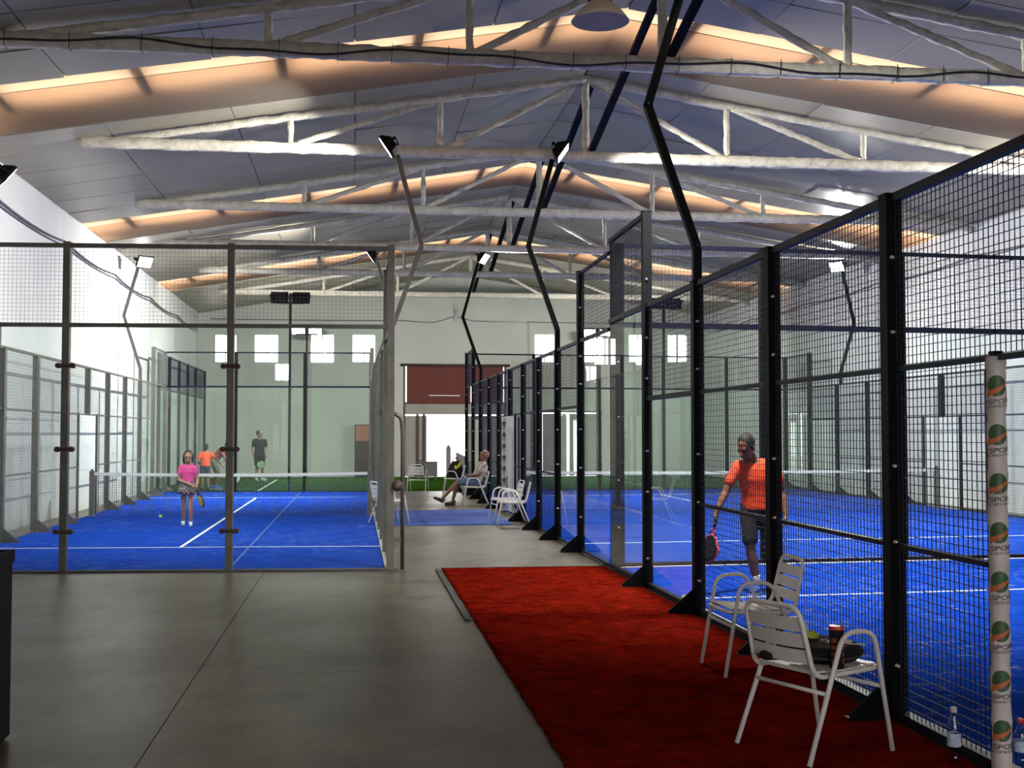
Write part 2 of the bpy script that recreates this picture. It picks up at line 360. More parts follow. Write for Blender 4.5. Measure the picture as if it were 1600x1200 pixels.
# ceiling: liner panels under a backing sheet; rooflights every 10.5 m
SKY = [6.9, 17.05, 27.2, 37.35]
SA, SB = 0.44, 2.05           # bright strip, beige liner
slopes = [(XL, XM), (XM, XR)]
def quadz(mb, x0, x1, y0, y1, dz, th):
    mb.hexa([(x0, y0, zroof(x0) + dz), (x1, y0, zroof(x1) + dz), (x1, y1, zroof(x1) + dz), (x0, y1, zroof(x0) + dz),
             (x0, y0, zroof(x0) + dz + th), (x1, y0, zroof(x1) + dz + th), (x1, y1, zroof(x1) + dz + th), (x0, y1, zroof(x0) + dz + th)])
cb = MB(); edges = [YN]
for s_ in SKY: edges += [s_, s_ + SA + SB]
edges.append(YF)
for x0, x1 in slopes:
    for a, b in zip(edges[::2], edges[1::2]): quadz(cb, x0, x1, a, b, .03, .03)
    # outer roof with an open slot over each rooflight
    e2 = [YN]
    for s_ in SKY: e2 += [s_ - .05, s_ + SA + .60]
    e2.append(YF + .25)
    for a, b in zip(e2[::2], e2[1::2]): quadz(cb, x0, x1, a, b, .42, .04)
ceiling = struct('ceiling', cb, M_ceil, 'silver grey insulated pitched ceiling')
up = MB()
for s_ in SKY:   # upstands that close the void behind each slot
    for x0, x1 in slopes:
        quadz(up, x0, x1, s_ - .06, s_ - .03, .03, .43); quadz(up, x0, x1, s_ + SA + SB, s_ + SA + SB + .03, .03, .43)
up.build('upstand', M_roof, ceiling)
NP = 5
for si, (x0, x1) in enumerate(slopes):
    dx = (x1 - x0) / NP
    for a, b in zip(edges[::2], edges[1::2]):
        if b < 10:
            q = MB(); quadz(q, x0, x1, a, b, 0, .03); q.build('ceiling_panel', M_ceil, ceiling); continue
        n = max(1, round((b - a) / 1.22)); st = (b - a) / n
        for j in range(n):
            if a + (j + 1) * st < 11: continue
            for i in range(NP):
                q = MB(); ym = a + (j + .5) * st; xa, xb = x0 + i * dx, x0 + (i + 1) * dx; g = .007
                tl = [random.uniform(-.012, .012) for _ in range(4)]
                c = [(xa + g, a + j * st + g), (xb - g, a + j * st + g), (xb - g, a + (j + 1) * st - g), (xa + g, a + (j + 1) * st - g)]
                q.hexa([*[(p[0], p[1], zroof(p[0]) + t) for p, t in zip(c, tl)], *[(p[0], p[1], zroof(p[0]) + .03) for p in c]])
                q.build('ceiling_panel', M_ceil, ceiling)
    for s_ in SKY:
        # corrugated fibreglass strip
        q = MB(); n = 132; vs = []; fs = []
        for i in range(n + 1):
            x = x0 + (x1 - x0) * i / n; z = zroof(x) + .02
            for k in range(9):
                y = s_ + SA * k / 8; vs.append((x, y, z + .018 * math.cos(k * PI)))
        for i in range(n):
            for k in range(8): fs.append((i * 9 + k, (i + 1) * 9 + k, (i + 1) * 9 + k + 1, i * 9 + k + 1))
        q.add(vs, fs, 0, True); q.build('rooflight_sheet', M_skyA, ceiling)
        q = MB(); vs = []; fs = []; nx, ny = 30, 8
        for i in range(nx + 1):
            for k in range(ny + 1):
                x = x0 + (x1 - x0) * i / nx; y = s_ + SA + SB * k / ny
                vs.append((x, y, zroof(x) + .012 - .03 * math.sin(PI * k / ny) * (0.6 + 0.4 * math.sin(i * 1.3))))
        for i in range(nx):
            for k in range(ny): fs.append((i * (ny + 1) + k, (i + 1) * (ny + 1) + k, (i + 1) * (ny + 1) + k + 1, i * (ny + 1) + k + 1))
        q.add(vs, fs, 0, True); q.build('rooflight_liner', M_skyB, ceiling)
        for i in range(NP + 1):     # purlins crossing the slot
            x = x0 + (x1 - x0) * i / NP + (0.9 if si == 0 else -.9)
            if not (x0 < x < x1): continue
            q = MB(); q.box(x - .09, x + .09, s_ - .02, s_ + SA + .8, zroof(x) + .045, zroof(x) + .22); q.build('purlin', M_purlin, ceiling)
# ---------------------------------------------------------------- roof trusses
def rough_beam(mb, p, q, w, h, n, jit):
    p, q = V(p), V(q); d = (q - p).normalized(); up = V((0, 0, 1)); sd = d.cross(up) if abs(d.z) < .98 else V((0, 1, 0)); sd.normalize(); u = sd.cross(d); rr = []
    for i in range(n + 1):
        c = p.lerp(q, i / n); ring = []
        for a, b in ((-1, -1), (0, -1.06), (1, -1), (1.05, 0), (1, 1), (0, 1.04), (-1, 1), (-1.05, 0)):
            j1, j2 = random.uniform(-jit, jit), random.uniform(-jit, jit); ring.append(c + sd * (a * w / 2 + j1) + u * (b * h / 2 + j2))
        rr.append(ring)
    mb.rings(rr, False, True, 0, True)
ZC = 6.44
TY = [9.75, 15.04, 20.29, 25.63, 30.77, 35.91, 41.36]
TL = ['cream roof truss nearest overhead, above the red carpet', 'cream roof truss with a black cable tied along its bottom chord', 'cream roof truss brightly lit by two floodlights next to it',
      'cream roof truss just beyond the brightly lit one', 'cream roof truss two beyond the brightly lit one', 'cream roof truss second from the far gable wall', 'cream roof truss closest to the far gable wall']
for Y, lab in list(zip(TY, TL))[1:]:
    t = thing('roof_truss', lab, 'roof truss', (XM, Y, ZC - .09), 0, 'roof trusses')
    jit = .012
    def B(name, p, q, w, h, n):
        mb = MB(); rough_beam(mb, (p[0] - XM, 0, p[1] - ZC + .09), (q[0] - XM, 0, q[1] - ZC + .09), w, h, n, jit if n > 1 else 0); return mb.build(name, M_truss, t)
    big = Y < 27
    B('bottom_chord', (-4.55, ZC), (13.1, ZC), .14, .165, 150 if big else 40)
    zt = lambda x: zroof(x) - .10
    B('top_chord', (-4.5, zt(-4.5)), (XM, zt(XM)), .11, .11, 70 if big else 20)
    B('top_chord', (XM, zt(XM)), (XR - .05, zt(XR)), .11, .11, 70 if big else 20)
    B('king_post', (XM, ZC), (XM, zt(XM)), .10, .11, 10)
    for k in range(-3, 4):
        if k == 0: continue
        x = XM + 2.5 * k; B('web_post', (x, ZC), (x, zt(x)), .07, .085, 8)
    for k in (-2, -1, 1, 2):
        x = XM + 2.5 * k; x2 = x - math.copysign(2.5, k); B('diagonal', (x + (-.06 if k > 0 else .06), ZC + .05), (x2 + (.08 if k > 0 else -.08), zt(x2) - .04), .07, .085, 24)
for i in range(len(TY) - 1):
    b = MB(); a, c = TY[i], TY[i + 1]; o = V((XM, a, ZM - .2))
    b.bar((0.08, .06, 0), (0.08, c - a - .05, ZC + .12 - ZM + .2), .07, .07); b.bar((0.08 + .03, .06, -.02), (0.11, c - a - .05, ZC + .1 - ZM + .2), .09, .012)
    o_ = b.build('ridge_brace', M_matte); o_.location = o
    tag(o_, ['black brace slanting down to the cabled roof truss', 'black brace slanting from the cabled truss to the brightly lit truss', 'black brace slanting down behind the brightly lit truss',
             'black brace in the third bay beyond the cabled truss', 'black brace in the fourth bay beyond the cabled truss', 'small black brace in the bay nearest the far gable'][i], 'brace', 'ridge braces')
# cable tied under the second truss
Y = TY[1] - .10
c = thing('truss_cable', 'black cable strapped along the bottom chord of the near roof truss', 'cable', (XM, Y, ZC))
pts = []; x = -4.3
while x < 13.0:
    pts.append((x - XM, 0, -.02 + .045 * math.sin(x * 1.7) + .02 * math.sin(x * 4.1))); x += .2
m = MB(); m.tube(pts, .014, 6); m.build('cable_run', M_cable, c)
x = -4.2
while x < 12.9:
    m = MB(); m.tube([(x - XM, -.002, -.10), (x - XM + .01, -.006, .10)], .006, 4); m.tube([(x - XM, -.002, -.10), (x - XM, .18, -.10)], .006, 4); m.build('cable_tie', M_cable, c)
    x += random.uniform(.62, .85)

# ---------------------------------------------------------------- doors in the far wall
d1 = MB(); a, b, z0, z1 = D1
d1.box(a, a + .08, YF + .02, YF + .2, 0, z1); d1.box(b - .08, b, YF + .02, YF + .2, 0, z1); d1.box(a, b, YF + .02, YF + .2, z1 - .06, z1)
door_1 = struct('door_1', d1, M_frame, 'wide loading doorway with maroon roll-up fabric')
m = MB(); n = 40; fr = []
vs = []; fs = []
for i in range(n + 1):
    x = a + .13 + (b - a - .26) * i / n
    for z in (2.84, 3.3, 3.8, z1 - .08): vs.append((x, YF - .03 + .012 * math.sin(i * 1.9) + .01 * math.sin(z * 5), z))
for i in range(n):
    for k in range(3): fs.append((i * 4 + k, (i + 1) * 4 + k, (i + 1) * 4 + k + 1, i * 4 + k + 1))
k0 = len(vs); vs2 = [(x, y + .02, z) for x, y, z in vs]
m.add(vs + vs2, fs + [tuple(k0 + i for i in reversed(f)) for f in fs], 0, True); m.build('door_curtain', M_curtain, door_1, None, 'maroon fabric of the roll-up door')
m = MB(); m.tube([(a - .12, YF - .06, z1 - .03), (b + .12, YF - .06, z1 - .03)], .055, 10); m.build('curtain_roller', M_frame, door_1)
m = MB(); m.box(a + 1.0, a + 2.2, YF - .05, YF - .03, 3.13, 3.17); m.build('curtain_batten', M_white, door_1)
for x0, x1, q0, q1 in ((a + .08, 2.74, 0.02, 2.36), (4.26, b - .08, 0.02, 2.36), (a + .08, b - .08, 2.42, 2.9)):
    m = MB(); m.box(x0, x1, YF + .06, YF + .11, q0, q1)
    m.build('door_panel', M_doorp, door_1)
for x in (a + .55, 2.62, 4.36):
    m = MB(); m.box(x - .05, x + .05, YF + .0, YF + .06, 0, 2.9 if x < 2 else 2.42); m.build('door_stile', M_frame, door_1)
a, b, z0, z1 = D2
d2 = MB(); d2.box(a - .06, a, YF - .02, YF + .2, 0, z1 + .06); d2.box(b, b + .06, YF - .02, YF + .2, 0, z1 + .06); d2.box(a - .06, b + .06, YF - .02, YF + .2, z1, z1 + .06)
door_2 = struct('door_2', d2, M_frame, 'grey panelled doorway with bright gaps between its leaves')
for x0, x1 in ((a + .03, 7.27), (7.30, 7.77), (7.80, 8.25), (8.36, 8.53), (8.76, b - .03)):
    m = MB(); m.box(x0, x1, YF + .05, YF + .1, 0.02, 2.455); m.build('door_leaf', M_doorp, door_2)
m = MB(); m.box(8.53, 8.76, YF + .05, YF + .1, 2.12, 2.455); m.build('door_leaf', M_doorp, door_2)
# yard outside the doors
g = MB(); g.box(-20, 30, YF + .3, YF + 40, -.3, -.02); g.box(-20, 30, YN - 40, YN - .3, -.3, -.02); o = struct('ground_outside', g, M_outside)
m = MB(); m.box(-.35, .35, -.2, .2, 0, .55); m.prism([(-.35, -.2, .55), (.35, -.2, .55), (.35, -.2, .62), (-.35, -.2, .95)], (0, .4, 0)); o = m.build('yard_bin', M_boxgrey); o.location = (4.35, YF + 1.6, -.02)
tag(o, 'dark slope-topped bin outside the bright open doorway', 'bin')
m = MB(); m.box(-.09, .09, -.09, .09, 0, 1.15); m.lathe([(.07, 1.15), (.05, 1.22), (.0, 1.25)], n=10); o = m.build('yard_bollard', M_boxgrey); o.location = (3.68, YF + 1.4, -.02)
tag(o, 'grey bollard outside in the bright open doorway', 'bollard')

# ---------------------------------------------------------------- court surfaces
LX0, LX1, RX0, RX1 = -5.40, .43, 3.2, 13.1
Y0, YNET, Y1 = 15.1, 25.1, 35.1
lsk = lambda x: -.06 * (x - LX1)            # the left court sits very slightly skewed
rsk = lambda x: .07 * (x - RX0)
def surf(name, label, x0, x1, y0, y1, sk, m, cat='court surface'):
    b = MB(); b.hexa([(x0, y0 + sk(x0), .001), (x1, y0 + sk(x1), .001), (x1, y1 + sk(x1), .001), (x0, y1 + sk(x0), .001), (x0, y0 + sk(x0), .016), (x1, y0 + sk(x1), .016), (x1, y1 + sk(x1), .016), (x0, y1 + sk(x0), .016)])
    o = b.build(name, m); tag(o, label, cat); return o
def cross_line(par, x0, x1, y, sk, w=.05, m=None, name='court_line'):
    b = MB(); z0, z1 = .0155, .019
    b.hexa([(x0, y + sk(x0), z0), (x1, y + sk(x1), z0), (x1, y + w + sk(x1), z0), (x0, y + w + sk(x0), z0), (x0, y + sk(x0), z1), (x1, y + sk(x1), z1), (x1, y + w + sk(x1), z1), (x0, y + w + sk(x0), z1)]); b.build(name, m or M_line, par)
def long_line(par, x, y0, y1, w=.05, m=None, name='court_line'):
    b = MB(); b.box(x - w / 2, x + w / 2, y0, y1, .0155, .019); b.build(name, m or M_line, par)
lt = surf('court_turf', 'blue sanded turf of the narrow left court', LX0, LX1 - .05, Y0, Y1, lsk, M_blue)
cross_line(lt, LX0, LX1 - .05, 18.15, lsk); cross_line(lt, LX0, LX1 - .05, 32.0, lsk); long_line(lt, -2.55, 18.3, 32.1)
for x in (-1.55,): long_line(lt, x, 15.3, 34.9, .03, M_seam, 'turf_seam')
rt1 = surf('court_turf', 'darker blue turf of the near right court under the man in orange', RX0 + .05, RX1, 3.0, Y0 - .1, rsk, M_blue)
cross_line(rt1, RX0 + .05, RX1, 12.0, rsk); cross_line(rt1, RX0 + .05, RX1, 14.9, rsk, .08, M_kerb, 'kerb_strip'); long_line(rt1, RX0 + .10, 4.0, 12, .055)
rt2 = surf('court_turf', 'bright blue turf of the far right court behind the glass wall', RX0 + .05, RX1, Y0 + .1, Y1, rsk, M_blue)
cross_line(rt2, RX0 + .05, RX1, 18.15, rsk); cross_line(rt2, RX0 + .05, RX1, 32.0, rsk); long_line(rt2, 8.25, 18.6, 32.4)
gt = surf('green_turf', 'green turf at the far end of the hall', XL + .05, XR - .05, 35.55, 46.6, lambda x: 0, M_green)
b = MB(); b.box(-2.83, -2.78, 36, 44.5, .0155, .019); b.build('court_line', M_line, gt)
b = MB(); b.hexa([(.50, 22.35, .001), (2.9, 22.3, .001), (2.93, 26.6, .001), (.5, 26.5, .001), (.50, 22.35, .014), (2.9, 22.3, .014), (2.93, 26.6, .014), (.5, 26.5, .014)])
tag(b.build('blue_mat', mat('blue_mat_fabric', (0.02, 0.07, 0.33), .9, 0, .2, None, 9)), 'plain blue mat lying across the aisle between the courts', 'mat')
for x0, x1, lab in ((LX1 - .06, LX1 + .04, 'pale kerb strip along the aisle side of the left court'),):
    b = MB(); b.box(x0, x1, Y0 + .1, Y1, 0, .03); tag(b.build('kerb', M_kerb), lab, 'kerb')
# red carpet: top sheet with a fringe of short tufts along its edges
cp = thing('red_carpet', 'worn red carpet runner beside the black mesh fence', 'carpet', (2.1, 9.5, 0))
b = MB(); nx, ny = 20, 110; vs = []; fs = []
x0, x1, y0, y1 = 1.07, 3.135, 3.9, 15.12
for j in range(ny + 1):
    for i in range(nx + 1):
        e = (i in (0,)) * random.uniform(-.008, .008); f = (j == ny) * random.uniform(-.03, .03)
        vs.append((x0 + (x1 - x0) * i / nx + e - 2.1, y0 + (y1 - y0) * j / ny + f - 9.5, .014 + random.uniform(-.002, .002)))
for j in range(ny):
    for i in range(nx): a = j * (nx + 1) + i; fs.append((a, a + 1, a + nx + 2, a + nx + 1))
b.add(vs, fs, 0, True); b.box(x0 + .01 - 2.1, x1 - 2.1, y0 - 9.5, y1 - .04 - 9.5, .001, .009); b.build('pile_sheet', M_red, cp)
b = MB()
for k in range(9000):
    if k < 2600: x, y = random.uniform(x0, x1), y1 + random.uniform(-.06, .02)
    elif k < 5200: x, y = x0 + random.uniform(-.01, .03), random.uniform(5.5, y1)
    else: x, y = random.uniform(x0, x1), y1 - abs(random.gauss(0, 3.5))
    if y < 4: continue
    h = random.uniform(.005, .013); a = random.uniform(0, PI); w = .006; dx, dy = math.cos(a) * w, math.sin(a) * w; lx, ly = random.uniform(-.01, .01), random.uniform(-.01, .01)
    b.add([(x - dx - 2.1, y - dy - 9.5, .012), (x + dx - 2.1, y + dy - 9.5, .012), (x + lx - 2.1, y + ly - 9.5, .012 + h)], [(0, 1, 2)])
b.build('carpet_tuft', M_red, cp, 'stuff')
b = MB(); b.box(.99, 1.2, 10.95, 15.08, 0.0005, .006); b.box(.99, 1.03, 10.95, 15.08, .006, .02); tag(b.build('rubber_strip', M_rubber), 'dark rubber edging strip under the left edge of the red carpet', 'edging')

# ---------------------------------------------------------------- court fences
def mesh_bay(u0, u1, z0, z1, w=.004, st=.05):
    b = MB(); n = max(1, round((u1 - u0) / st)); h = w / 2
    for i in range(n + 1):
        u = u0 + (u1 - u0) * i / n; b.box(u - h, u + h, -h, h, z0, z1)
    n = max(1, round((z1 - z0) / st))
    for i in range(n + 1):
        z = z0 + (z1 - z0) * i / n; b.box(u0, u1, -h + .0005, h + .0005, z - h, z + h)
    return b
BOLT = {}
def bolt_mesh():
    if 'm' not in BOLT:
        b = MB(); b.lathe([(.021, 0), (.021, .006), (.014, .012), (.012, .018), (.0, .019)], n=10); BOLT['m'] = b.mesh('bolt', M_steel)
    return BOLT['m']
def fence(name, label, p0, p1, posts, glass, meshes, rails, dark=True, wire=.0033, pw=.10, gus=0, bolts=None, clampz=(), cat='court fence'):
    """frame: u along the fence, y its normal (left of travel), z up"""
    p0, p1 = V((*p0, 0)), V((*p1, 0)); d = p1 - p0; rz = math.atan2(d.y, d.x); f = thing(name, label, cat, p0, rz)
    mp, mw, mr = (M_black, M_wireb, M_railb) if dark else (M_grey, M_wireg, M_grey)
    for pd in posts:
        u, h = pd[0], pd[1]; zb = pd[2] if len(pd) > 2 else 0; w = pd[3] if len(pd) > 3 else pw; b = MB(); dp = .04 if w <= .05 else pw
        b.box(u - w / 2, u + w / 2, -dp / 2, dp / 2, zb, h); b.box(u - w / 2 - .004, u + w / 2 + .004, -dp / 2 - .004, dp / 2 + .004, h, h + .012)
        po = b.build('post', mp, f)
        if zb == 0 and w > .05:
            b = MB(); s = gus if gus else 1
            b.box(u - w / 2 - .03, u + w / 2 + .03, min(-pw / 2, s * .30), max(pw / 2, s * .30), 0, .014)
            if gus: b.prism([(u - .012, s * pw / 2, .014), (u - .012, s * .29, .014), (u - .012, s * .29, .04), (u - .012, s * pw / 2, .24)], (.024, 0, 0))
            b.build('foot_plate', mp, po)
        if bolts:
            side, zs = bolts
            for z in zs:
                if w > .05 and z < h - .1 and z > zb + .1:
                    if side == 'u': link('bolt', bolt_mesh(), po, loc=(u - w / 2, -.012 if gus < 0 else .012, z), rot=(0, -PI / 2, 0))
                    else: link('bolt', bolt_mesh(), po, loc=(u, pw / 2 * side, z), rot=(-side * PI / 2, 0, 0))
    for (a, b_, z0, z1) in glass:
        g = MB(); g.box(a, b_, -.006, .006, z0, z1); go = g.build('glass_pane', M_glass, f)
    for (a, b_, z0, z1) in meshes: mesh_bay(a, b_, z0, z1, wire).build('mesh_panel', mw, f, 'stuff')
    for (a, b_, z, t) in rails:
        r = MB(); r.box(a, b_, -t / 2, t / 2, z - t / 2, z + t / 2); r.build('rail', mr, f)
    for (u, z) in clampz:
        c = MB(); c.tube([(u - .11, -.03, z), (u - .075, -.03, z), (u + .075, -.03, z), (u + .11, -.03, z)], [.02, .026, .026, .02], 10)
        c.lathe([(.034, -.03), (.034, .03)], (u - .085, -.02, z), 10, rot=Matrix.Rotation(PI / 2, 3, 'X')); c.lathe([(.034, -.03), (.034, .03)], (u + .085, -.02, z), 10, rot=Matrix.Rotation(PI / 2, 3, 'X'))
        c.build('glass_clamp', mr if dark else M_frame, f)
    return f
# left court, end facing the camera
WL = math.hypot(LX1 - LX0, lsk(LX0)); b3 = WL / 3
LF = fence('court_fence', 'glass and mesh end fence of the left court, closest to the camera', (LX0, Y0 + lsk(LX0)), (LX1, Y0),
      [(b3 * .97, 4.03), (b3 * 1.99, 4.03), (WL, 4.03, 0, .09)], [(.06, b3 * .96, .02, 3.0), (b3, b3 * 1.97, .02, 3.0), (b3 * 2.01, WL - .06, .02, 3.0)],
      [(.02, b3 * .97, 3.04, 3.97), (b3 * .97, b3 * 1.99, 3.04, 3.97), (b3 * 1.99, WL - .04, 3.04, 3.97)], [(0, WL, 4.0, .05), (0, WL, 3.02, .05), (0, WL, .02, .025)], dark=False, pw=.085, gus=0, wire=.0027,
      clampz=[(u, z) for u in (b3 * .97, b3 * 1.99) for z in (.5, 1.5, 2.52)])
m = MB(); m.tube(fillet([(WL + .02, -.0, 1.95), (WL + .13, 0, 1.9), (WL + .15, 0, 1.7), (WL + .15, 0, .012)], .12, 5), .026, 10); m.box(WL + .02, WL + .15, -.02, .02, .36, .40); m.box(WL + .02, WL + .2, -.06, .06, 0, .014)
m.build('guard_pipe', M_grey, LF); m = MB(); m.lathe([(.0, -.03), (.06, -.025), (.07, 0), (.06, .025), (0, .03)], (WL + .085, -.06, 1.05), 14, rot=Matrix.Rotation(PI / 2, 3, 'X')); m.build('lock_disc', M_frame, LF)
def side_posts(long=20.0, special=()):
    return [(u, 4.0 if u in (0, 2, 18, 20) else 3.0) for u in range(0, 21, 2) if u != 10]
SG = [(.05, 1.95, .03, 3.0), (2.05, 3.95, .03, 2.05), (16.05, 17.95, .03, 2.05), (18.05, 19.95, .03, 3.0)]
SM = [(0, 2, 3.05, 4), (2, 4, 2.1, 3.0), *[(u, u + 2, .05, 3.0) for u in (4, 6)], (8, 9.2, .05, 3.0), (9.2, 10.9, 2.1, 3.0), (10.9, 12, .05, 3.0), *[(u, u + 2, .05, 3.0) for u in (12, 14)], (16, 18, 2.1, 3.0), (18, 20, 3.05, 4)]
SR = [(0, 2, 4.0, .04), (0, 20, 3.02, .045), (18, 20, 4.0, .04), (2, 4, 2.08, .04), (16, 18, 2.08, .04), (4, 16, 2.07, .03), (4, 9.2, 1.03, .025), (10.9, 16, 1.03, .025), (0, 9.2, .03, .03), (10.9, 20, .03, .03)]
SP = [*side_posts(), (10, 3.0, 2.08), (9.2, 2.08, 0, .05), (10.9, 2.08, 0, .05)]
fence('court_fence', 'grey mesh side fence of the left court along the white wall', (LX0, Y0 + lsk(LX0)), (LX0, Y1 + lsk(LX0)), SP, SG, SM, SR, dark=False, gus=-1)
fence('court_fence', 'glass and mesh side fence between the left court and the aisle', (LX1, Y0 + .1), (LX1, Y1), SP[1:], SG, [q for q in SM if q[0] in (0, 2, 16, 18)] + [q for q in SM if 4 <= q[0] < 16], SR, dark=False, gus=0)
fence('court_fence', 'far end fence of the left court, in front of the green turf', (LX0, Y1 + lsk(LX0)), (LX1, Y1), [(2, 4), (3.95, 4)], [(.06, 1.94, .03, 3.0), (2.06, 3.9, .03, 3.0), (4.0, 5.78, .03, 3.0)],
      [(0, 2, 3.05, 4), (2, 3.95, 3.05, 4), (3.95, 5.84, 3.05, 4)], [(0, 5.84, 4, .04), (0, 5.84, 3.02, .05), (0, 5.84, .03, .03)], dark=True, pw=.08)
# near right court, aisle side. u = y - 3.0
zb = [.32, 1.05, 1.5, 2.3, 2.75, 3.4]
R1F = fence('court_fence', 'black mesh fence along the red carpet, closest to the camera', (RX0, 3.0), (RX0, Y0 - .05),
      [(3.92, 3.13, 0, .105), (6.02, 3.13, 0, .105), (8.1, 3.13, 0, .105), (10.1, 4.16, 0, .09), (.6, 3.13), (2.73, 2.1, 0, .05), (1.4, 2.1, 0, .05)],
      [(10.15, 12.0, .03, 3.06), (8.15, 10.05, .03, 2.05)],
      [(.6, 1.4, .05, 3.1), (1.4, 2.73, 2.1, 3.1), (2.73, 3.9, .05, 3.1), (3.95, 6.0, .05, 3.1), (6.05, 8.05, .05, 3.1), (8.1, 10.1, 2.1, 3.1), (10.1, 12.05, 3.1, 4.12)],
      [(.6, 12.05, 3.11, .05), (10.1, 12.05, 4.14, .05), (.6, 8.1, 2.08, .03), (8.1, 10.1, 2.08, .05), (2.73, 8.1, 1.03, .028), (.6, 1.4, .03, .06), (2.73, 12.05, .03, .06)], gus=1, bolts=('u', zb), wire=.0042, pw=.10)
m = MB(); m.box(1.38, 10.1, -.035, .035, 3.12, 3.19)
# end wall shared by the two right courts
WR = math.hypot(RX1 - RX0, rsk(RX1))
fence('court_fence', 'glass end wall between the near and far right courts', (RX0 + .05, Y0), (RX1, Y0 + rsk(RX1)), [(.05, 4.1, 0, .16), (2.05, 4.1, 0, .12), *[(u, 4.1) for u in (4.0, 6.0, 8.0)], (WR - .05, 4.1)],
      [(a + .06, a + 1.9, .05, 3.06) for a in (.08, 2.05, 4, 6, 8)], [(a, a + 2, 3.1, 4.08) for a in (0, 2, 4, 6)] + [(8, WR, 3.1, 4.08)], [(0, WR, 4.1, .05), (0, WR, 3.08, .07), (0, WR, .03, .05)], pw=.1, bolts=(-1, [.5, 1.1, 1.9, 2.6]))
SP2 = [(2, 4.02), *[(u, 3.02) for u in (4, 6, 8)], (10, 3.02, 2.05), *[(u, 3.02) for u in (12, 14, 16)], (18, 4.02), (20, 4.02), (9.2, 2.08, 0, .05), (10.9, 2.08, 0, .05)]
R2F = fence('court_fence', 'long black glass and mesh fence along the aisle, beyond the red carpet', (RX0, Y0), (RX0, Y1), SP2, SG, SM, SR, gus=1, bolts=('u', [.5, 1.2, 1.75, 2.4, 2.8, 3.5]))
fence('court_fence', 'black mesh side fence of the far right court along the right wall', (RX1, Y0 + rsk(RX1)), (RX1, Y1 + rsk(RX1)), SP2, SG, SM, SR, gus=-1)
fence('court_fence', 'far end fence of the right court, in front of the green turf', (RX0, Y1), (RX1, Y1 + rsk(RX1)), [(u, 4) for u in (2, 4, 6, 8)], [(a + .06, a + 1.94, .03, 3.0) for a in (0, 2, 4, 6, 8)], [(a, a + 2, 3.05, 4) for a in (0, 2, 4, 6, 8)],
      [(0, WR, 4, .04), (0, WR, 3.02, .05), (0, WR, .03, .03)], pw=.08)
fence('court_fence', 'tall dark fence on the left edge of the far green turf', (-5.62, 35.75), (-5.62, 46.4), [(u, 4.0) for u in (0, 2, 4, 6, 8, 10.6)], [(a + .06, a + 1.94, .03, 2.95) for a in (0, 2, 4, 6)] + [(8.06, 10.5, .03, 2.95)],
      [(a, a + 2, 3.0, 3.97) for a in (0, 2, 4, 6)] + [(8, 10.6, 3, 3.97)], [(0, 10.6, 3.98, .05), (0, 10.6, 2.98, .04)], pw=.09)
# white leaf and padded jambs of the far right court doorway
m = MB(); m.box(-.02, .02, 0, 1.62, .03, 2.03); m.box(-.03, .03, 0, .04, .02, 2.05); m.box(-.03, .03, 1.58, 1.62, .02, 2.05)
o = m.build('door_leaf_panel', M_white); o.location = (RX0 + .08, 24.0 + .32, 0); tag(o, 'white door leaf standing in the far right court doorway', 'door')

# ---------------------------------------------------------------- nets
def net(label, x0, x1, y, sk, sag=.03):
    t = thing('court_net', label, 'net', (x0, y + sk(x0), 0), math.atan2(sk(x1) - sk(x0), x1 - x0)); L = math.hypot(x1 - x0, sk(x1) - sk(x0))
    for u in (.06, L - .06):
        b = MB(); b.box(u - .045, u + .045, -.045, .045, .0, .93); b.box(u - .08, u + .08, -.08, .08, .0, .03); b.lathe([(.03, .93), (.03, .96), (.0, .97)], (u, 0, 0), 10); b.build('net_post', M_grey, t)
    n = 24; zt = lambda u: .90 - sag * math.sin(PI * u / L)
    b = MB()
    for i in range(n):
        a, c = .1 + (L - .2) * i / n, .1 + (L - .2) * (i + 1) / n
        b.hexa([(a, -.012, zt(a) - .06), (c, -.012, zt(c) - .06), (c, .012, zt(c) - .06), (a, .012, zt(a) - .06), (a, -.012, zt(a)), (c, -.012, zt(c)), (c, .012, zt(c)), (a, .012, zt(a))])
    b.build('net_tape', M_netw, t)
    b = MB(); k = int((L - .2) / .045); w = .0024
    for i in range(k + 1):
        u = .1 + (L - .2) * i / k; b.box(u - w, u + w, -w, w, .02, zt(u) - .05)
    for j in range(19):
        for i in range(n):
            a, c = .1 + (L - .2) * i / n, .1 + (L - .2) * (i + 1) / n; z = .03 + .044 * j; k2 = 1 - sag * math.sin(PI * a / L); k3 = 1 - sag * math.sin(PI * c / L)
            b.bar((a, .001, z * k2), (c, .001, z * k3), 2 * w, 2 * w)
    b.build('netting', M_netd, t, 'stuff'); return t
net('court net with white tape across the left court', LX0 + .05, LX1 - .08, YNET, lsk)
net('court net with white tape across the far right court', RX0 + .1, RX1 - .1, YNET, rsk)

